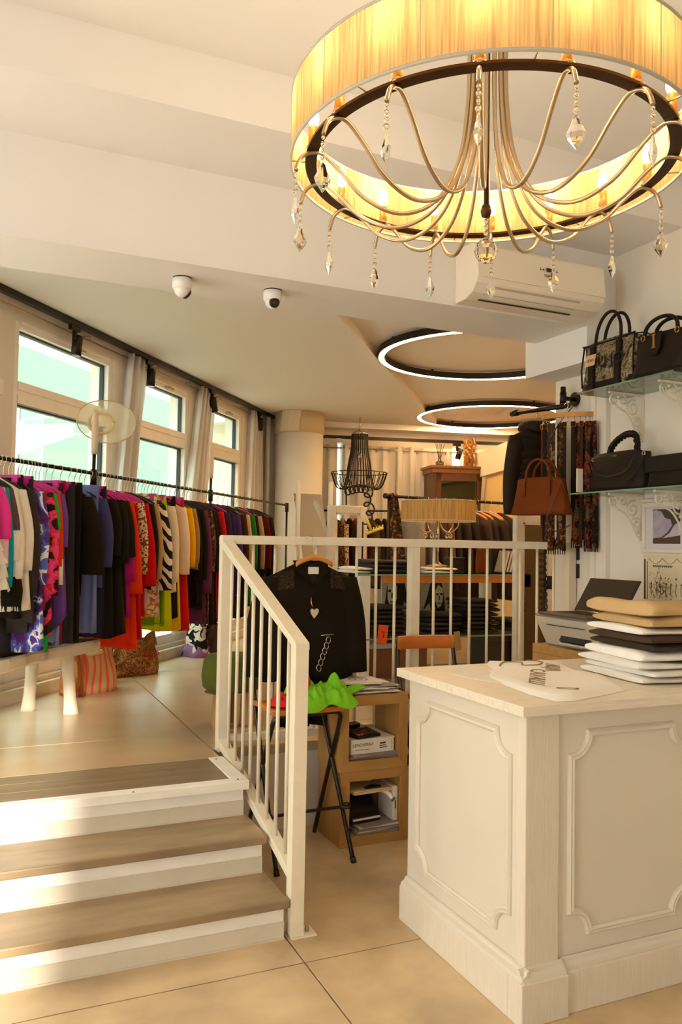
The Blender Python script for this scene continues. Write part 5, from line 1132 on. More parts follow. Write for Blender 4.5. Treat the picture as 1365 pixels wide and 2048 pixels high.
for k, (c, w_) in enumerate(blt):
    a = -1.35+2.7*k/(len(blt)-1); x, y = .158*math.sin(a), -.062*math.cos(a)+.05; L_ = .62+.12*math.sin(k*2.3)
    p = bh.matrix_local @ Vector((0,0,0)); M = Matrix.Translation(bh.location) @ Matrix.Rotation(R(-58), 4, 'Z')
    pts = [M @ Vector((x, y, -.03)), M @ Vector((x+.004*math.sin(k), y-.004, -.03-L_*.5)), M @ Vector((x, y, -.03-L_))]
    t = thing('belt', ('reddish brown belt, leftmost on the wooden belt hanger','black studded belt beside the reddish brown one','brown woven belt on the wooden belt hanger','narrow pale belt among the dark ones','dark brown plain belt right of the pale one','broad black belt in the middle of the belt hanger','mid brown belt near the right end of the belt hanger','black belt last but one on the belt hanger','rust brown belt, rightmost on the belt hanger')[k], 'belt', pts[0], R(-58), 'belts on the wooden hanger')
    mm = mat('belt %d' % k, c, .75, spec=.2)
    obj('strap', MB().box(-w_/2, w_/2, -.002, .002, -L_, 0).add([(-w_/2,0,-L_),(w_/2,0,-L_),(0,0,-L_-.03)],[(0,1,2)]), mm, t); obj('buckle', MB().tube([(-w_*.6,0,.0),(-w_*.6,0,-.03),(w_*.6,0,-.03),(w_*.6,0,0),(-w_*.6,0,0)], .0022, 5), GOLD, t)
FLS = pattern('dark scarf with red roses', 'noise', [(36,20,10),(30,18,10),(60,70,40),(176,30,16),(40,24,12),(90,84,56)], 15, dist=.8)
for k, (x, y, L_, ww, lab) in enumerate(((3.30, 3.86, .70, .09, 'black scarf with red roses hanging in front of the belts'), (3.20, 3.98, .74, .10, 'dark fringed scarf hanging behind the belts'), (3.315, 3.79, .72, .06, 'narrow brown printed scarf nearest the wall shelf'))):
    t = thing('scarf', lab, 'scarf', (x, y, 2.265), R(-58), 'scarves by the belt hanger')
    obj('cloth', MB().grid(lambda u, v: Vector(((u-.5)*ww*(1+.3*v), .014*math.sin(u*12+v*2), -L_*v - .04*abs(math.sin(u*5))*(v > .95))), 14, 12), FLS if k != 1 else SCARFP, t).modifiers.new('thick', 'SOLIDIFY').thickness = .004
    fr = MB(); [fr.tube([((u/9-.5)*ww*1.25,0,-L_), ((u/9-.5)*ww*1.3,0,-L_-.06)], .003, 4) for u in range(10)]
    tag(obj('fringe', fr, BLK, t), kind='stuff')
TAN = mat('tan leather', (112,54,12), .65, var=.08, vscale=8, spec=.12)
tb_ = thing('handbag', 'tan leather tote hanging in front of the puffer jacket', 'bag', (3.06, 3.93, 1.70), R(-70))
obj('body', MB().loft(bag_rings(.37, .13, .215, .6, .05, 5, sag=.3, topw=.82)), TAN, tb_)
for y in (-.04, .04): obj('handle', handle((-.085,y,.17), (.085,y,.17), .16, .0075, square=1), TAN, tb_)
for x in (-.085, .085): obj('handle_tab', MB().box(x-.012, x+.012, -.066, -.055, .11, .20), TAN, tb_)
obj('side_gusset', MB().tube([(.17,-.045,.02),(.165,0,.10),(.15,-.03,.20)], .006, 6), mat('dark tan seam', (104,48,12), .5), tb_)
obj('strap', MB().tube(spline([(.15,-.02,.20),(.14,-.09,.08),(.10,-.10,-.03),(.13,-.04,-.10),(.18,.02,-.06)], 6), .004, 6), mat('dark tan seam', (104,48,12)), tb_)
obj('hanging_loop', MB().tube(spline([(0,0,.32),(.03,.10,.52),(.06,.26,.685)], 6), .003, 6), BLACKP, tb_)

# ================================================================= things on and behind the counter
sd_ = thing('printer_stand', 'wooden box stand under the printer behind the counter', 'stand', (2.98, 3.27, 0))
for n_, mb in (('top_board', MB().box(2.69,3.28,3.02,3.52,.955,1.0)), ('side_board', MB().box(2.69,2.735,3.02,3.52,0,.954)), ('side_board', MB().box(3.235,3.28,3.02,3.52,0,.954)), ('shelf_board', MB().box(2.7355,3.2345,3.03,3.51,.45,.49))): obj(n_, mb, OAK_X, sd_, world=True, bevel=.002)
prn = thing('printer', 'light grey inkjet printer on the wooden stand', 'printer', (2.90, 3.24, 1.001))
PRG = mat('grey printer plastic', (204,192,172), .4)
obj('body', MB().prism([(-.16,.0),(.2,.0),(.2,.15),(-.235,.15),(-.225,.12)], lambda u, v, d: Vector((2.90+u, d, 1.001+v)), 3.01, 3.47), PRG, prn, world=True, bevel=.008)
obj('scanner_lid', MB().box(2.665, 3.10, 3.012, 3.468, 1.1515, 1.162), mat('darker grey plastic', (150,138,120), .4), prn, world=True, bevel=.003)
ax_ = Vector((.075,0,.12)).normalized()
obj('paper_slot', MB().obox((2.712, 3.20, 1.045), Vector((0,1,0)), ax_.cross(Vector((0,1,0))), ax_, .11, .012, .016), BLACKP, prn, world=True)
obj('output_tray', MB().obox((2.714, 3.20, 1.024), Vector((0,1,0)), Vector((1,0,0)), Z, .11, .022, .004), PRG, prn, world=True)
obj('front_seam', MB().obox((2.674, 3.24, 1.112), Vector((0,1,0)), Vector((1,0,0)), Z, .14, .004, .0015), BLACKP, prn, world=True)
lp = thing('laptop', 'open black laptop lying on the printer', 'laptop', (2.77, 3.21, 1.163))
obj('base', MB().box(2.625, 2.855, 3.03, 3.385, 1.1635, 1.178), mat('dark grey laptop', (92,80,62), .4, metal=.2), lp, world=True, bevel=.003)
kk = MB()
for r_ in range(5):
    for c in range(13): kk.box(2.72+r_*.022, 2.738+r_*.022, 3.05+c*.0245, 3.07+c*.0245, 1.178, 1.1795)
tag(obj('keyboard', kk, BLACKP, lp, world=True), kind='stuff'); obj('touchpad', MB().box(2.64,2.70,3.15,3.26,1.178,1.1785), mat('touchpad', (70,60,46), .35), lp, world=True)
scr = Vector((.105,0,.16)).normalized(); sn = Vector((scr.z,0,-scr.x))
obj('screen_lid', MB().obox(Vector((2.856,3.2075,1.182))+scr*.098, Vector((0,1,0)), scr, sn, .178, .100, .004), BLACKP, lp, world=True, bevel=.002)
obj('display', MB().obox(Vector((2.856,3.2075,1.182))+scr*.10-sn*.0045, Vector((0,1,0)), scr, sn, .168, .088, .0006), mat('dark screen', (34,24,14), .3), lp, world=True)
obj('hinge', MB().tube([(2.853,3.06,1.180),(2.853,3.355,1.180)], .006, 8), CHROME, lp, world=True)

def folded(w, d, h, seed, wob=.008, e=2.6, nx=26):
    """folded cloth: rounded soft slab, the long sides bulge like a fold"""
    rr_ = random.Random(seed); ph = [rr_.random()*6 for _ in range(6)]; rings = []
    for i in range(nx+1):
        t = i/nx; x = (t-.5)*w; ring = []; te = max(0.0, 1-abs(2*t-1)); endr = min(1, .62+.38*math.sqrt(min(1, te/.05)))
        for k in range(24):
            a = 2*pi*k/24; c, s = math.cos(a), math.sin(a)
            y = d/2*math.copysign(abs(c)**.4, c)*(1+.025*math.sin(7*t+ph[0])+.012*math.sin(17*t+ph[4])); z = h/2*math.copysign(abs(s)**(2/e), s)*endr
            und = wob*(math.sin(4.5*t+ph[1]*.3)+.5*math.sin(10*t+ph[2])+.35*math.sin(y*22+ph[3]))*(.35+.65*max(0, s)) if s > -.2 else 0
            ring.append(Vector((x, y, h/2+z+und)))
        rings.append(ring)
    return MB().loft(rings)
STK = [((244,238,228), .022, 'white folded shirt at the bottom of the counter pile'), ((242,236,226), .020, 'white folded shirt second from the bottom of the pile'), ((238,232,222), .02, 'white folded shirt third from the bottom of the pile'), ((246,242,234), .03, 'white crumpled shirt under the dark trousers'), ((60,40,22), .026, 'dark brown folded trousers in the pile'), ((66,44,24), .024, 'second dark brown folded trousers with white piece'), ((244,238,228), .022, 'white folded shirt right under the beige linen'), ((200,166,114), .036, 'beige linen folded trousers second from the top'), ((206,172,120), .036, 'beige linen folded garment with loose ribbons on top of the pile')]
z = 1.0008
for k, (c, h, lab) in enumerate(STK):
    h *= 1.12
    t = thing('folded_garment', lab, 'clothes', (2.55+(.02 if k > 3 else .0)+.018*math.sin(k*2), 2.46+.008*math.cos(k*3)-.012*(k < 3), z), R(-6+3*math.sin(k*1.7)), 'clothes piled on the counter')
    m_ = mat('pile cloth %d' % k, c, .9, var=.05, vscale=16, bump=.25, bscale=60)
    ww, dd = (.56, .40) if k < 3 else (.52, .38)
    obj('cloth', folded(ww, dd, h, k, .0055 if k < 7 else .012), m_, t)
    if k in (7, 8): obj('fold_layer', folded(ww*.97, dd*.96, h*.5, k+40, .006), m_, t).location = (-.008, -.012, h*.08)
    for j in range(0): obj('fold_edge', MB().tube(spline([(-ww/2-.004, -dd/2+.02, h*(.3+.4*j)), (-ww/2-.006, 0, h*(.32+.4*j)), (-ww/2-.003, dd/2-.02, h*(.3+.4*j))], 4), h*.24, 8).tube(spline([(-ww/2+.01, -dd/2-.003, h*(.3+.4*j)), (-.1, -dd/2-.006, h*(.36+.4*j)), (.1, -dd/2-.004, h*(.28+.4*j)), (ww/2-.01, -dd/2-.003, h*(.3+.4*j))], 4), h*.24, 8), m_, t)
    if k == 8:
        for q in range(2): obj('ribbon', MB().grid(lambda u, v: Vector((.02+.16*q+.12*v+.03*math.sin(v*4), -dd/2-.012+(dd*.7)*v, h*.98+.006*math.sin(v*9)-.03*(1-v)**4)) + Vector(((u-.5)*.03, 0, .003)), 2, 14), m_, t)
    if k == 5: obj('white_roll', MB().tube([(.16,-dd/2-.006,h*.6),(.16,.0,h*.6)], .014, 12), IVORY, t)
    z += h + .003
# printed white T-shirt spread on the counter
ts = thing('t_shirt', 'white printed T-shirt spread flat on the counter top', 'shirt', (2.02, 2.55, 1.0008), R(0))
TP = [(1.735,2.145),(1.80,2.135),(2.02,2.20),(2.14,2.24),(2.19,2.42),(2.22,2.60),(2.30,2.76),(2.34,2.88),(2.28,2.925),(2.20,2.88),(2.10,2.905),(1.98,2.905),(1.94,2.80),(1.86,2.74),(1.80,2.63),(1.76,2.45),(1.73,2.28)]
def shirt_h(x, y): return 1.008 + .006*math.sin(x*11+y*6) + .005*math.sin(y*15+x*4) + .003*math.sin((x-y)*18)
cx_, cy_ = sum(p[0] for p in TP)/len(TP), sum(p[1] for p in TP)/len(TP); n_ = len(TP); rings = []
for k in range(19):
    q = 1-k/18; rings.append([Vector((cx_+(x-cx_)*q, cy_+(y-cy_)*q, (shirt_h(cx_+(x-cx_)*q, cy_+(y-cy_)*q) + .010*min(1, (1-q)*5)) if k else 1.0010)) for x, y in TP])
obj('cloth', MB().loft(rings, False), mat('white jersey', (246,238,226), .85, bump=.15, bscale=40), ts, world=True)
TXT = mat('grey shirt print', (150,124,90), .7)
sx = Vector((-.62,-.78,0)).normalized(); sy = Vector((.78,-.62,0)).normalized()
for s_, o, sz in (('CAVALLI', (1.93,2.50), .085), ('NUJA', (2.13,2.66), .085), ('D', (1.88,2.27), .11)):
    obj('print_lettering', text_mb(s_, sz, lambda x, y, z_: (lambda p: Vector((p.x, p.y, shirt_h(p.x, p.y)+.0120+z_)))(Vector((o[0], o[1], 0))+sx*x+sy*y), .0004, shear=.2), TXT, ts, world=True)
sw = spline([(1.96,2.78,0),(2.02,2.83,0),(2.08,2.80,0),(2.05,2.74,0),(2.11,2.72,0),(2.17,2.78,0),(2.13,2.83,0)], 6)
obj('print_swirl', MB().tube([Vector((p.x, p.y, shirt_h(p.x, p.y)+.0125)) for p in sw], .004, 5, flat=.4), TXT, ts, world=True)
t2 = thing('folded_garment', 'white cloth corner sticking out under the printed T-shirt', 'clothes', (1.83, 2.68, 1.0006), R(0))
obj('cloth', MB().add([(-.03,.16,.0),(-.13,.10,.0),(-.10,-.10,.0),(.05,-.38,.0),(.10,.0,.0),(-.03,.16,.003),(-.13,.10,.003),(-.10,-.10,.003),(.05,-.38,.003),(.10,.0,.003)],[(0,1,2,3,4),(9,8,7,6,5),(0,5,6,1),(1,6,7,2),(2,7,8,3),(3,8,9,4)]), IVORY, t2)

# ================================================================= rear room: curtains, cabinet, racks, tables
rcur = lambda s, o, z: bw(s, .16+o, z)
ce = [sb(632, 900, .16), sb(676, 900, .16), sb(686, 900, .16), sb(790, 900, .16), sb(906, 900, .16), sb(930, 900, .16), 3.6]
for k, (a, b, lab) in enumerate(((ce[0]-.2, ce[1], 'rear curtain panel between column and black chandelier'), (ce[2], ce[3], 'rear curtain panel right behind the black chandelier'), (ce[3]+.01, ce[4], 'rear curtain panel left of the bright window slit'), (ce[5], ce[6], 'rear curtain panel behind the cabinet ornaments'))):
    curtain('curtain', lab, 'rear curtains', (a, b), (a, b), UF+.03, 2.80, max(2, (b-a)/.17), .03, rcur, n=70)
t = thing('curtain_rod', 'brushed curtain rod in short visible lengths along the rear curtains', 'curtain rod', bw(1.2, .18, 2.74))
obj('rod', MB().tube([bw(-.9, .18, 2.755), bw(3.5, .18, 2.755)], .010, 8), NICKEL, t, world=True)
for s in (-.5, .6, 1.7, 2.8): obj('bracket', MB().tube([bw(s, .18, 2.755), bw(s, .02, 2.755)], .006, 6), NICKEL, t, world=True)

# black beaded-wire chandelier
p = on_y(720, 875, 9.0); z0 = on_y(720, 946, 9.0).z; zb = on_y(720, 978, 9.0).z; zt = on_y(720, 866, 9.0).z
bc_ = thing('wire_chandelier', 'black wire basket chandelier hanging before the rear curtains', 'chandelier', (p.x, p.y, z0))
hz = zt-z0; rb = .345; dz = z0-zb
obj('suspension', MB().tube([(0,0,hz),(0,0,ZBR-z0-.03)], .008, 8), CHROME, bc_); obj('canopy', MB().lathe([(.06,ZBR-z0-.001),(.06,ZBR-z0-.03),(.01,ZBR-z0-.04)], 20), CHROME, bc_)
obj('top_crown', MB().lathe([(.08,hz-.03),(.10,hz-.01),(.08,hz+.01),(.02,hz+.04)], 24), CHROME, bc_)
obj('rim', MB().tube([(rb*math.cos(2*pi*k/48), rb*math.sin(2*pi*k/48), 0) for k in range(49)], .006, 6), BLACKM, bc_)
for k in range(26):
    a = 2*pi*k/26; c, s = math.cos(a), math.sin(a)
    prof_ = spline([(.10*c,.10*s,hz-.02),(.105*c,.105*s,hz*.6),(.14*c,.14*s,hz*.2),(.17*c,.17*s,-dz*.6),(.22*c,.22*s,-dz),(.29*c,.29*s,-dz*.8),(rb*c,rb*s,0)], 4)
    cp_mesh('bwire%d' % k, 'wire', lambda: MB().tube(prof_, .0055, 5), BLACKM, bc_)
obj('bulb_cluster', MB().lathe([(.02,hz*.5),(.035,hz*.45),(.03,hz*.3),(.001,hz*.28)], 12), CHROME, bc_)

# wooden display cabinet
s0, s1 = sb(862, 960, .5), sb(862, 960, .5)+1.25; ztop_ = on_bw(900, 934, .5).z
cabl = thing('display_cabinet', 'dark wooden display cabinet with glass doors against the rear curtains', 'cabinet', bw((s0+s1)/2, .45, UF))
def bbox_(mb, a, b, o0, o1, z0_, z1_): return mb.obox(bw((a+b)/2, (o0+o1)/2, (z0_+z1_)/2), BWD, BWN, Z, (b-a)/2, abs(o1-o0)/2, (z1_-z0_)/2)
WB = MATS['dark walnut']
obj('carcass', bbox_(bbox_(bbox_(bbox_(MB(), s0, s0+.04, .22, .62, UF, ztop_-.08), s1-.04, s1, .22, .62, UF, ztop_-.08), s0, s1, .22, .25, UF, ztop_-.08), s0, s1, .22, .62, UF, UF+.1), WB, cabl, world=True)
obj('cornice', bbox_(bbox_(MB(), s0-.05, s1+.05, .20, .68, ztop_-.03, ztop_), s0-.025, s1+.025, .21, .65, ztop_-.09, ztop_-.03), mat('golden brown cornice', (132,78,34), .4, var=.15), cabl, world=True)
for k in range(2):
    a = s0+.04+k*(s1-s0-.08)/2; b = a+(s1-s0-.08)/2
    d_ = obj('door', bbox_(bbox_(bbox_(bbox_(bbox_(MB(), a, a+.06, .60, .63, UF+.1, ztop_-.09), b-.05, b, .60, .63, UF+.1, ztop_-.09), a, b, .60, .63, ztop_-.19, ztop_-.09), a, b, .60, .63, UF+.1, UF+.2), a, b, .60, .63, 1.75, 1.79), WB, cabl, world=True)
    obj('door_pane', bbox_(MB(), a+.06, b-.05, .612, .616, UF+.2, ztop_-.19), CLEAR, d_, world=True)
for zz_ in (.9, 1.4, 1.9): obj('shelf_board', bbox_(MB(), s0+.04, s1-.04, .25, .58, zz_, zz_+.02), WB, cabl, world=True)
pd_ = on_bw(880, 932, .45)
df = thing('reed_diffuser', 'small glass reed diffuser on top of the cabinet', 'diffuser', (pd_.x, pd_.y, ztop_+.0005))
obj('bottle', MB().lathe([(.045,0),(.055,.01),(.055,.06),(.02,.085),(.02,.11)], 16), mat('smoked glass', (110,100,70), .1, trans=.6), df)
for k in range(5): obj('reed', MB().tube([(0,0,.05),(.012*(k-2)*2.6,.01*(k%2),.30)], .004, 5), BLACKP, df)
pj = on_bw(940, 930, .45)
jr = thing('filled_jar', 'tall glass jar filled with corks on top of the cabinet', 'jar', (pj.x, pj.y, ztop_+.0005))
obj('glass', MB().lathe([(.07,0),(.085,.02),(.085,.34),(.07,.38),(.075,.40)], 20, caps=False), glassy('jar glass', (240,232,210)), jr)
crk = MB(); rr = random.Random(8)
for k in range(90): a = rr.random()*6.3; r_ = .07*math.sqrt(rr.random()); crk.tube([Vector((r_*math.cos(a), r_*math.sin(a), .02+.34*rr.random()))+Vector((rr.uniform(-.018,.018), rr.uniform(-.018,.018), -.012)), Vector((r_*math.cos(a), r_*math.sin(a), .03+.34*rr.random()*.0+.02+.30*(k/90)))], .010, 6) if False else crk.ball((r_*math.cos(a), r_*math.sin(a), .02+.34*k/90), .017, 7, 5, 1.3)
tag(obj('corks', crk, mat('cork', (206,150,70), .8, var=.3, vscale=30), jr), kind='stuff')

# white leaning screen with a warm panel
PZ_ = 2.72; Pa, Pb = on_z(957, 908, PZ_), on_z(1062, 868, PZ_); pdv = (Pb-Pa); pl_ = pdv.length; pdv.normalize(); pnv = Vector((pdv.y, -pdv.x, 0)); 
if pnv.dot(CAM-Pa) < 0: pnv = -pnv
sc = thing('white_partition', 'tall white partition frame around a pale yellow panel', 'partition', (Pa.x, Pa.y, UF))
def pbox(mb, a, b, o0, o1, z0_, z1_): c = Pa + pdv*((a+b)/2) + pnv*((o0+o1)/2); return mb.obox((c.x, c.y, (z0_+z1_)/2), pdv, pnv, Z, (b-a)/2, abs(o1-o0)/2, (z1_-z0_)/2)
SCW = mat('white partition paint', (240,232,214), .5)
obj('upright', pbox(MB(), 0, .12, -.02, .04, UF, PZ_), SCW, sc, world=True); obj('upright', pbox(MB(), pl_+.5, pl_+.62, -.02, .04, UF, PZ_), SCW, sc, world=True)
obj('header', pbox(MB(), .12, pl_+.5, -.02, .04, 2.40, PZ_), SCW, sc, world=True)
obj('inner_panel', pbox(MB(), .12, pl_+.5, -.02, 0, UF, 2.40), mat('pale yellow panel', (238,206,144), .6), sc, world=True)
obj('drape', MB().grid(lambda u, v: (lambda c: Vector((c.x, c.y, 2.40-.75*v)))(Pa + pdv*(.12+(.10+.22*(1-v))*u) + pnv*(.02+.012*math.sin(u*14))), 14, 6), CURT, sc, world=True)
obj('hook', MB().tube([(lambda c: Vector((c.x, c.y, zz_)))(Pa+pdv*1.25+pnv*o) for o, zz_ in ((0,2.10),(.05,2.10),(.05,2.0))], .012, 6), BLACKM, sc, world=True)

# rear rail with jackets on wooden hangers
Ra, Rb = on_z(775, 992, 1.93), on_z(1045, 1009, 1.93); rdv = (Rb-Ra).normalized(); rln = (Rb-Ra).length; ryaw = math.atan2(rdv.y, rdv.x)
r3 = thing('clothes_rail', 'black rear clothes rail with jackets on wooden hangers', 'clothes rack', ((Ra.x+Rb.x)/2, (Ra.y+Rb.y)/2, UF))
ext = Rb + rdv*.4
obj('rod', MB().tube([Ra, ext], .014, 10), BLACKM, r3, world=True)
obj('rod_end', MB().tube([Ra - rdv*.03, Ra + rdv*.04], .024, 10), BLACKM, r3, world=True)
for q in (Ra+rdv*.02, ext): obj('post', MB().tube([Vector((q.x, q.y, UF)), q], .014, 8), BLACKM, r3, world=True)
cols = [(150,132,110),(120,108,92),(70,46,24),(110,66,30),(40,26,14),(46,30,18),(36,24,14),(60,38,22),(44,28,18),(38,26,18),(52,34,22),(40,28,18),(58,40,26),(48,32,20),(66,50,36)]
labs = ['light grey coat at the left end of the rear rail', 'grey jacket second on the rear rail', 'brown jacket behind the drum lamp shade', 'cognac brown jacket behind the lamp stem', 'black brown jacket right of the lamp shade']
def s_at(px):
    lo, hi = 0, rln+.4
    for _ in range(30):
        m_ = (lo+hi)/2; v = Ra+rdv*m_-CAM; x = 682.5+F_PX*v.dot(_r)/v.dot(_f)
        if x < px: lo = m_
        else: hi = m_
    return (lo+hi)/2
for k, px in enumerate((815, 835, 855, 872, 890, 908, 925, 940, 955, 969, 981, 1000, 1010, 1022, 1035)):
    G('jacket', labs[k] if k < 5 else 'dark jacket on a wooden hanger, %s from the left on the rear rail' % ORD[k], 'jacket', Ra+rdv*s_at(px), ryaw+pi/2+random.uniform(-.15,.25), mat('rear jacket %d' % k, cols[k], .85, var=.1, vscale=14), L=.62+.1*(k % 3), ws=.42, wh=.44, th=.07, sl=.55, kind='wood', group='jackets on the rear rail', hlabel='wooden hanger on the rear rail', hgroup='wooden hangers on the rear rail')
sf = thing('scarf', 'long patterned scarf tied at the left end of the rear rail', 'scarf', (Ra.x+.05, Ra.y, Ra.z-.0))
obj('cloth', MB().grid(lambda u, v: Vector(((u-.5)*(.06+.10*v)+.05*v, -.02+.02*math.sin(u*11), .02-.62*v)), 10, 10), SCARFP, sf); obj('knot', MB().ball((0,-.01,.0), .03, 10, 8), SCARFP, sf)

# small far rail with bright garments
Fa, Fb = on_z(640, 1021, 1.93), on_z(797, 1022, 1.93); fdv = (Fb-Fa).normalized(); fyaw = math.atan2(fdv.y, fdv.x)
r2 = thing('clothes_rail', 'far clothes rail with colourful garments under the wire chandelier', 'clothes rack', ((Fa.x+Fb.x)/2, (Fa.y+Fb.y)/2, UF))
obj('rod', MB().tube([Fa, Fb], .013, 8), BLACKM, r2, world=True)
for q in (Fa, Fb): obj('post', MB().tube([Vector((q.x, q.y, UF)), q], .013, 8), BLACKM, r2, world=True)
fc = [((120,20,14),'dark red dress on the far rail inside the white frame'),((60,36,20),'brown patterned dress on the far rail'),((150,60,20),'rust dress on the far rail'),((40,28,16),'black dress on the far rail left of the orange one'),((206,90,20),'orange dress on the far rail by the yellow hanger'),((180,40,20),'red orange dress on the far rail'),((90,70,40),'olive jacket on the far rail'),((50,34,20),'dark brown jacket on the far rail'),((44,30,18),'dark coat near the right end of the far rail'),((36,24,14),'black coat at the right end of the far rail')]
L2 = (Fb-Fa).length
for k, (c, lab) in enumerate(fc):
    G('dress', lab, 'dress', Fa+fdv*(.12+(L2-.2)*k/(len(fc)-1)), fyaw+pi/2+.5+random.uniform(-.2,.2), SCARFP if k == 1 else (LEO if k == 2 else cloth(c)), L=.85, ws=.42, wh=.46, th=.07, sl=.5, group='garments on the far rail', hlabel='hanger on the far rail', hgroup='hangers on the far rail')

# standing mirror and white frames
mr = thing('standing_mirror', 'tall narrow mirror between two white posts near the far rail end', 'mirror', (2.68, 6.6, UF))
MIR = mat('mirror silver', (236,232,226), .02, metal=1); 
mx0, mx1 = on_y(602, 975, 6.6).x, on_y(658, 980, 6.6).x; mz = on_y(602, 976, 6.6).z
for x in (mx0-.02, mx1+.02): obj('post', MB().box(x-.016, x+.016, 6.585, 6.62, UF, mz+.07), FRW, mr, world=True, bevel=.003)
mb = MB().box(mx0, mx1, -.006, .006, -.42, .42); mo = obj('mirror_glass', mb, MIR, mr); ta = R(25)
mo.data.transform(Matrix.Translation((0,0,0)))
mo.matrix_local = Matrix.Translation((-2.68, 0, mz-.42-UF)) @ Matrix.Rotation(-ta, 4, 'X')
obj('foot', MB().box(mx0-.05, mx0+.01, 6.40, 6.80, UF, UF+.03).box(mx1-.01, mx1+.05, 6.40, 6.80, UF, UF+.03), FRW, mr, world=True)
def open_frame(label, x0, x1, y, z0_, z1_, w_=.06, dp=.05, glass=None):
    t = thing('white_frame', label, 'frame', ((x0+x1)/2, y, z0_), 0, 'distressed white frames')
    WF = mat('distressed white frame', (226,216,196), .6, var=.12, vscale=14, bump=.2, bscale=40)
    for a, b in ((x0, x0+w_), (x1-w_, x1)): obj('stile', MB().box(a, b, y-dp/2, y+dp/2, z0_, z1_), WF, t, world=True, bevel=.006)
    obj('top_rail', MB().box(x0+w_, x1-w_, y-dp/2, y+dp/2, z1_-w_, z1_), WF, t, world=True, bevel=.006); obj('bottom_rail', MB().box(x0+w_, x1-w_, y-dp/2, y+dp/2, z0_+.12, z0_+.12+w_), WF, t, world=True, bevel=.006)
    obj('bead', MB().box(x0+w_, x0+w_+.012, y-dp/2+.005, y+.01, z0_+.12+w_, z1_-w_).box(x1-w_-.012, x1-w_, y-dp/2+.005, y+.01, z0_+.12+w_, z1_-w_).box(x0+w_, x1-w_, y-dp/2+.005, y+.01, z1_-w_-.012, z1_-w_), WF, t, world=True)
    if glass: obj('mirror_glass', MB().box(x0+w_+.006, x1-w_-.006, y+.006, y+.012, z0_+.12+w_, z1_-w_), glass, t, world=True)
    return t
q0, q1 = on_y(657, 1010, 6.1), on_y(733, 1008, 6.1)
open_frame('open white wooden frame standing left of the far rail garments', q0.x, q1.x, 6.1, UF, q0.z, .065)
q0, q1 = on_y(1030, 1028, 4.62), on_y(1111, 1026, 4.62)
open_frame('white framed dark mirror beside the pipe rail jacket', q0.x, q1.x, 4.62, UF, q0.z, .06, .05, mat('dark mirror', (90,78,60), .06, metal=1))
# curly wire sculpture and yellow wire hanger on the frame
wv = MB(); base_ = on_y(735, 1060, 5.95); pts = []
for k in range(70):
    t_ = k/69; px = 690+50*min(1, t_*1.5) if t_ < .67 else 740; py = 1010 - 15 - 6*0 if t_ < .67 else 1000+(t_-.67)*170
    if t_ < .25: px, py = 693, 1010-30*(t_/.25)
    elif t_ < .7: px, py = 693+45*((t_-.25)/.45), 980+3*math.sin(t_*9)
    else: px, py = 738+4*math.sin(t_*30), 983+62*((t_-.7)/.3)
    pts.append(on_y(px + 8*math.cos(k*1.05)*(t_ > .22), py + 8*math.sin(k*1.05)*(t_ > .22), 5.95))
cs = thing('wire_curl', 'curly black wire sculpture above the open white frame', 'wire sculpture', (pts[0].x, pts[0].y, min(p.z for p in pts)))
obj('wire', MB().tube(spline(pts, 3), .007, 6), BLACKM, cs, world=True)
obj('stand', MB().tube([pts[-1], pts[-1]-Vector((0,0,.35))], .007, 6), BLACKM, cs, world=True)
yh = thing('yellow_hanger', 'pale yellow padded hanger leaning beside the open white frame', 'hanger', on_y(750, 1058, 5.9))
obj('bar', MB().tube(spline([on_y(a, b, 5.9) for a, b in ((732,1068),(748,1062),(766,1056))], 4), .014, 8), mat('pale yellow padding', (220,196,90), .7), yh, world=True)
obj('arm', MB().tube([on_y(a, b, 5.9) for a, b in ((733,1036),(744,1063))], .012, 8), MATS['pale yellow padding'], yh, world=True)
for k in range(6): a = 735+6*k; obj('peg', MB().tube([on_y(a, 1066-1.7*k, 5.9), on_y(a+1, 1058-1.7*k, 5.9)], .006, 6), MATS['pale yellow padding'], yh, world=True)

# display table with glass tops
dt = thing('display_table', 'glass and wood display table behind the landing rail', 'table', (3.15, 5.35, UF)); TX0, TX1, TY0, TY1 = 2.42, 4.05, 5.10, 5.65; TZ, LZ = 1.30, .85
obj('glass_top', MB().box(TX0, TX1, TY0, TY1, TZ-.012, TZ), CLEAR, dt, world=True); obj('glass_edge', MB().box(TX0, TX1, TY0-.002, TY0, TZ-.012, TZ).box(TX0, TX1, TY0-.002, TY0, LZ-.012, LZ), EDGEG, dt, world=True)
obj('glass_shelf', MB().box(TX0, TX1, TY0, TY1, LZ-.012, LZ), CLEAR, dt, world=True)
obj('wooden_apron', MB().box(2.62, 3.72, TY0+.02, TY0+.05, TZ-.065, TZ-.013), mat('golden pine', (196,124,50), .5, var=.12), dt, world=True)
for x, y in ((TX0+.05, TY0+.04), (3.80, TY0+.04), (TX0+.05, TY1-.05), (3.80, TY1-.05)):
    obj('leg', MB().box(x-.04, x+.04, y-.035, y+.035, UF, TZ-.013), FRW, dt, world=True, bevel=.004)
obj('lower_board', MB().box(TX0+.05, TX1-.2, TY0+.02, TY1, UF+.08, UF+.11), mat('grey board', (120,108,96), .6), dt, world=True)
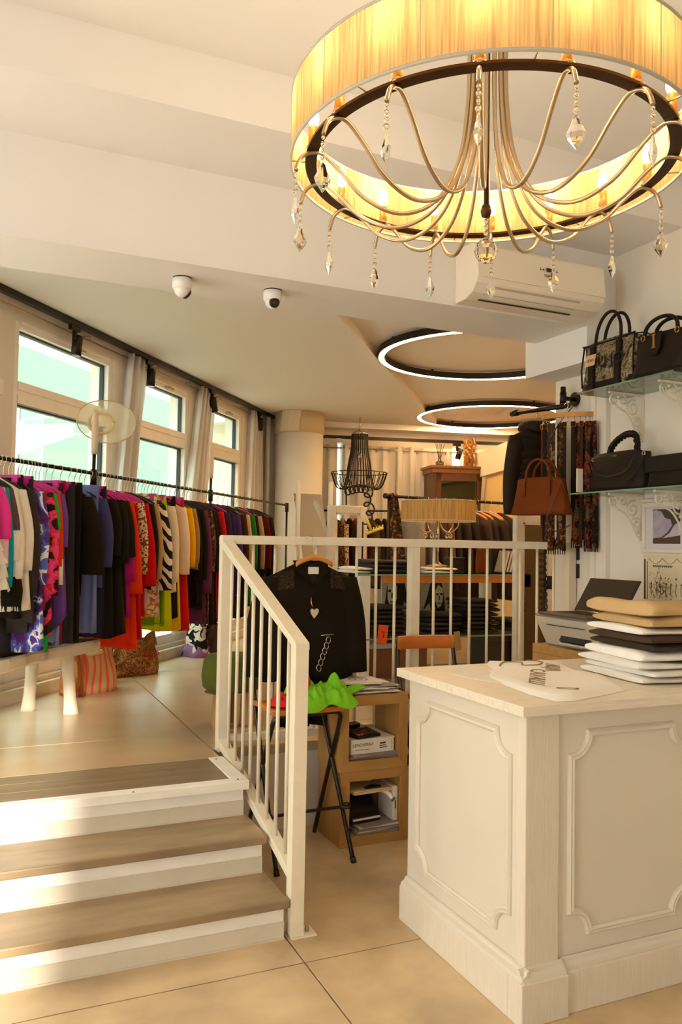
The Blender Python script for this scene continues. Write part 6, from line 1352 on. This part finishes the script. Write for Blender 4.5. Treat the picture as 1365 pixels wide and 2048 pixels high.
# stencil canvas
cv = thing('canvas_print', 'grey canvas with two black stencilled faces behind the jeans', 'picture', (2.95, 5.60, LZ+.001))
k0, k1 = on_y(765, 1160, 5.60).x, on_y(906, 1160, 5.60).x
obj('canvas', MB().box(k0, k1, 5.60, 5.625, LZ+.001, TZ-.03), mat('speckled canvas', (176,166,148), .8, var=.2, vscale=70), cv, world=True)
CVF = lambda u, v, d: Vector((k0+u, 5.5995-d, LZ+v))
BP = mat('stencil black', (24,18,10), .8)
def face(u0, v0, s, flip):
    f_ = lambda u, v, d: CVF(u0+u*s*flip, v0+v*s, d)
    o = obj('stencil_hair', MB().prism([(-.10,-.2),(-.06,.10),(-.03,.20),(.03,.22),(.09,.17),(.12,.05),(.17,-.1),(.10,-.02),(.07,-.12),(.02,-.06),(.05,-.24),(-.04,-.24)], f_, 0, .001), BP, cv, world=True)
    obj('stencil_face', MB().prism([(-.055,.12),(.0,.16),(.03,.10),(.03,0),(.005,-.07),(-.03,-.06),(-.055,0)], f_, .001, .002), mat('stencil pale', (196,186,166), .8), o, world=True)
    for (a, b, c, d_) in ((-.05,-.025,.055,.075),(-.005,.022,.055,.072),(-.02,-.008,.005,.05),(-.03,.005,-.03,-.02)): obj('stencil_feature', MB().prism([(a,c),(b,c),(b,d_),(a,d_)], f_, .002, .003), BP, o, world=True)
face(.10, .24, .95, 1); face(.50, .22, .80, -1)
# jeans piles, shared look
JEAN = [mat('dark denim %d' % k, c, .85, var=.15, vscale=20) for k, c in enumerate(((40,30,20),(34,26,20),(52,40,28),(30,22,14)))]
rr = random.Random(2); jp = None
def pile(px, y, z_, n_, w_, label, grp, hh=.028, ms=JEAN, name='folded_jeans'):
    x = on_y(px, 1200, y).x; z = z_+.001
    for k in range(n_):
        t = thing(name, ('topmost of the ' if k == n_-1 else 'lowest of the ' if k == 0 else ORD[k] + ' from below of the ') + label, 'clothes', (x+rr.uniform(-.02,.02), y, z), rr.uniform(-.08,.08), grp); h = hh*rr.uniform(.85,1.2)
        obj('cloth', folded(w_*rr.uniform(.94,1.04), .30, h, k+int(px), .003), ms[k % len(ms)], t); z += h+.003
pile(765, 5.30, LZ, 7, .30, 'dark folded jeans in the left pile', 'left jeans pile')
pile(865, 5.30, LZ, 5, .30, 'dark folded jeans in the middle pile', 'middle jeans pile')
pile(945, 5.32, LZ, 8, .28, 'dark folded jeans in the tall right pile', 'right jeans pile')
pile(1040, 5.32, LZ, 3, .36, 'dark knits in the low pile beside the printer', 'low knitwear pile', name='folded_knitwear')
pile(778, 5.30, TZ, 3, .38, 'black sweaters on the glass top left of the lamp', 'sweaters on the glass top', .03, name='folded_sweater')
pile(716, 5.35, TZ, 2, .16, 'pale cloths on the left end of the glass top', 'pale cloths on the glass top', .02, [IVORY], name='folded_cloth')
pile(862, 5.28, TZ, 2, .26, 'white cloths at the foot of the drum lamp', 'white cloths by the lamp', .022, [IVORY], name='folded_cloth')
for k, (px, w_, h, c, lab) in enumerate(((913, .10, .12, (30,20,12), 'small black box on the glass top right of the lamp'), (990, .14, .20, (36,24,14), 'black upright box behind the orange pouch'), (1060, .16, .24, (30,22,14), 'black box by the dark mirror'))):
    x = on_y(px, 1120, 5.35).x; t = thing('storage_box', lab, 'box', (x, 5.38, TZ+.001), .1*k); obj('box_body', MB().box(-w_/2, w_/2, -.07, .07, 0, h-.02), mat('box %d' % k, c, .5), t, bevel=.003); obj('box_lid', MB().box(-w_/2-.003, w_/2+.003, -.073, .073, h-.02, h), mat('box %d' % k, c), t, bevel=.003)
x = on_y(964, 1110, 5.22).x
op = thing('pouch', 'orange brown leather pouch standing on the glass top', 'bag', (x, 5.22, TZ+.001), .1); obj('body', MB().loft(bag_rings(.10, .05, .19, .5, .1, 4, sag=.3)), TAN, op); obj('zip', MB().tube([(-.045,0,.192),(.045,0,.192)], .004, 6), GOLD, op)
for k in range(4):
    x = on_y(1000+6*k, 1110, 5.22).x; t = thing('book', 'slim pale book, %s of four leaning on the glass top' % ('leftmost','second from left','third from left','rightmost')[k], 'book', (x, 5.22, TZ+.012), 0, 'leaning books on the glass top'); t.rotation_euler = (0, R(16), 0)
    obj('cover', MB().box(-.010,.010,-.06,.06,0,.17), mat('book cover %d' % (k % 2), ((150,136,110),(110,100,84))[k % 2], .6), t, bevel=.002); obj('pages', MB().box(-.007,.007,-.0605,-.058,.004,.166), PAPER, t)
for k in range(3):
    x = on_y(985+50*k, 1300, 5.3).x; t = thing('storage_box', ('dark storage box under the glass shelf, left of three','dark storage box under the glass shelf, middle of three','dark storage box under the glass shelf, right of three')[k], 'box', (x, 5.33, UF+.111), 0, 'boxes under the glass shelf'); obj('box_body', MB().box(-.11,.11,-.12,.12,0,.22), mat('dark box', (52,42,28), .5), t, bevel=.004); obj('box_lid', MB().box(-.114,.114,-.124,.124,.22,.25), mat('dark box lid', (66,56,38), .5), t, bevel=.004)
x = on_y(760, 1330, 5.3).x
cbx = thing('storage_box', 'brown cardboard box low behind the railing left part', 'box', (x+.05, 5.33, UF+.111), 0); obj('box_body', MB().box(-.28,.28,-.14,.14,0,.20), mat('cardboard', (120,80,44), .8), cbx); obj('pale_cloth', MB().box(-.28,.28,-.14,.14,.2005,.24), cloth((200,190,200)), cbx, bevel=.01)
def hang_tag(name, label, px, py, y, w_, h, c, rot, mark=None):
    p = on_y(px, py, y); t = thing(name, label, 'tag', p, 0); t.rotation_euler = (0, rot, 0)
    obj('card', MB().box(-w_/2, w_/2, -.0012, .0012, -h, 0), mat(label[:20], c, .6), t); obj('string', MB().tube([(0,0,-.005),(-.01,.02,.04)], .0015, 5), BLACKP, t)
    if mark: obj('lettering', text_mb(mark, h*.5, lambda x_, y_, z_: Vector((-x_, -.0014-z_, -h*.5-y_)), .0004), BLACKP, t)
hang_tag('price_tag', 'bright orange tag with a black numeral on the left jeans pile', 768, 1250, 5.08, .075, .13, (226,84,14), R(6), 'L')
hang_tag('price_tag', 'beige hang tag on the middle jeans pile', 914, 1263, 5.08, .05, .14, (176,146,90), R(-8))
# table lamp
lx = on_y(878, 1020, 5.40); la = thing('table_lamp', 'table lamp with wide beige drum shade and crystal arms', 'lamp', (lx.x, 5.40, TZ+.046)); zs0, zs1 = on_y(878, 1043, 5.40).z-TZ-.046, on_y(878, 1002, 5.40).z-TZ-.046
obj('base', MB().lathe([(.09,0),(.09,.012),(.03,.02),(.012,.035)], 20), NICKEL, la); obj('stem', MB().tube([(0,0,.02),(0,0,zs1-.02)], .010, 10), CHROME, la)
obj('drum_shade', MB().lathe([(.285,zs0),(.285,zs1)], 48, caps=False), sheer('beige thread shade', (206,170,110), .4, 0, thread=140), la)
obj('shade_trim', MB().lathe([(.283,zs0),(.288,zs0),(.288,zs0+.006),(.283,zs0+.006),(.283,zs0)], 48, caps=False).lathe([(.283,zs1-.006),(.288,zs1-.006),(.288,zs1),(.283,zs1),(.283,zs1-.006)], 48, caps=False), mat('pale trim', (196,190,170)), la)
obj('spider', MB().tube([(-.285,0,zs1-.01),(.285,0,zs1-.01)], .003, 6), CHROME, la)
for k in range(5):
    a = 2*pi*k/5+.3; c, s = math.cos(a), math.sin(a)
    ar = obj('arm', MB().tube(spline([(0,0,zs0+.02),(.04*c,.04*s,zs0-.06),(.10*c,.10*s,zs0-.085),(.16*c,.16*s,zs0-.04),(.17*c,.17*s,zs0+.02)], 4), .005, 6), NICKEL, la)
    obj('crystal', MB().ball((.10*c,.10*s,zs0-.11), .016, 8, 6, 1.4), CRYSTAL, ar)
# cables on the right frame
ck = MB(); pts = []
for k in range(80): t_ = k/79; pts.append(on_y(1085+7*math.cos(k*.9)+4*t_, 1090+140*t_+5*math.sin(k*.9), 4.50))
cbz = thing('coiled_cable', 'curly black cable hanging in front of the white mirror frame', 'cable', (pts[-1].x, pts[-1].y, pts[-1].z)); obj('cord', MB().tube(pts, .005, 5), BLACKP, cbz, world=True)
obj('plug', MB().box(-.03,.03,-.02,.02,-.09,.0).box(-.045,.02,-.015,.015,-.06,-.03), BLACKP, cbz, bevel=.004).location = on_y(1105, 1152, 4.48)-pts[-1]
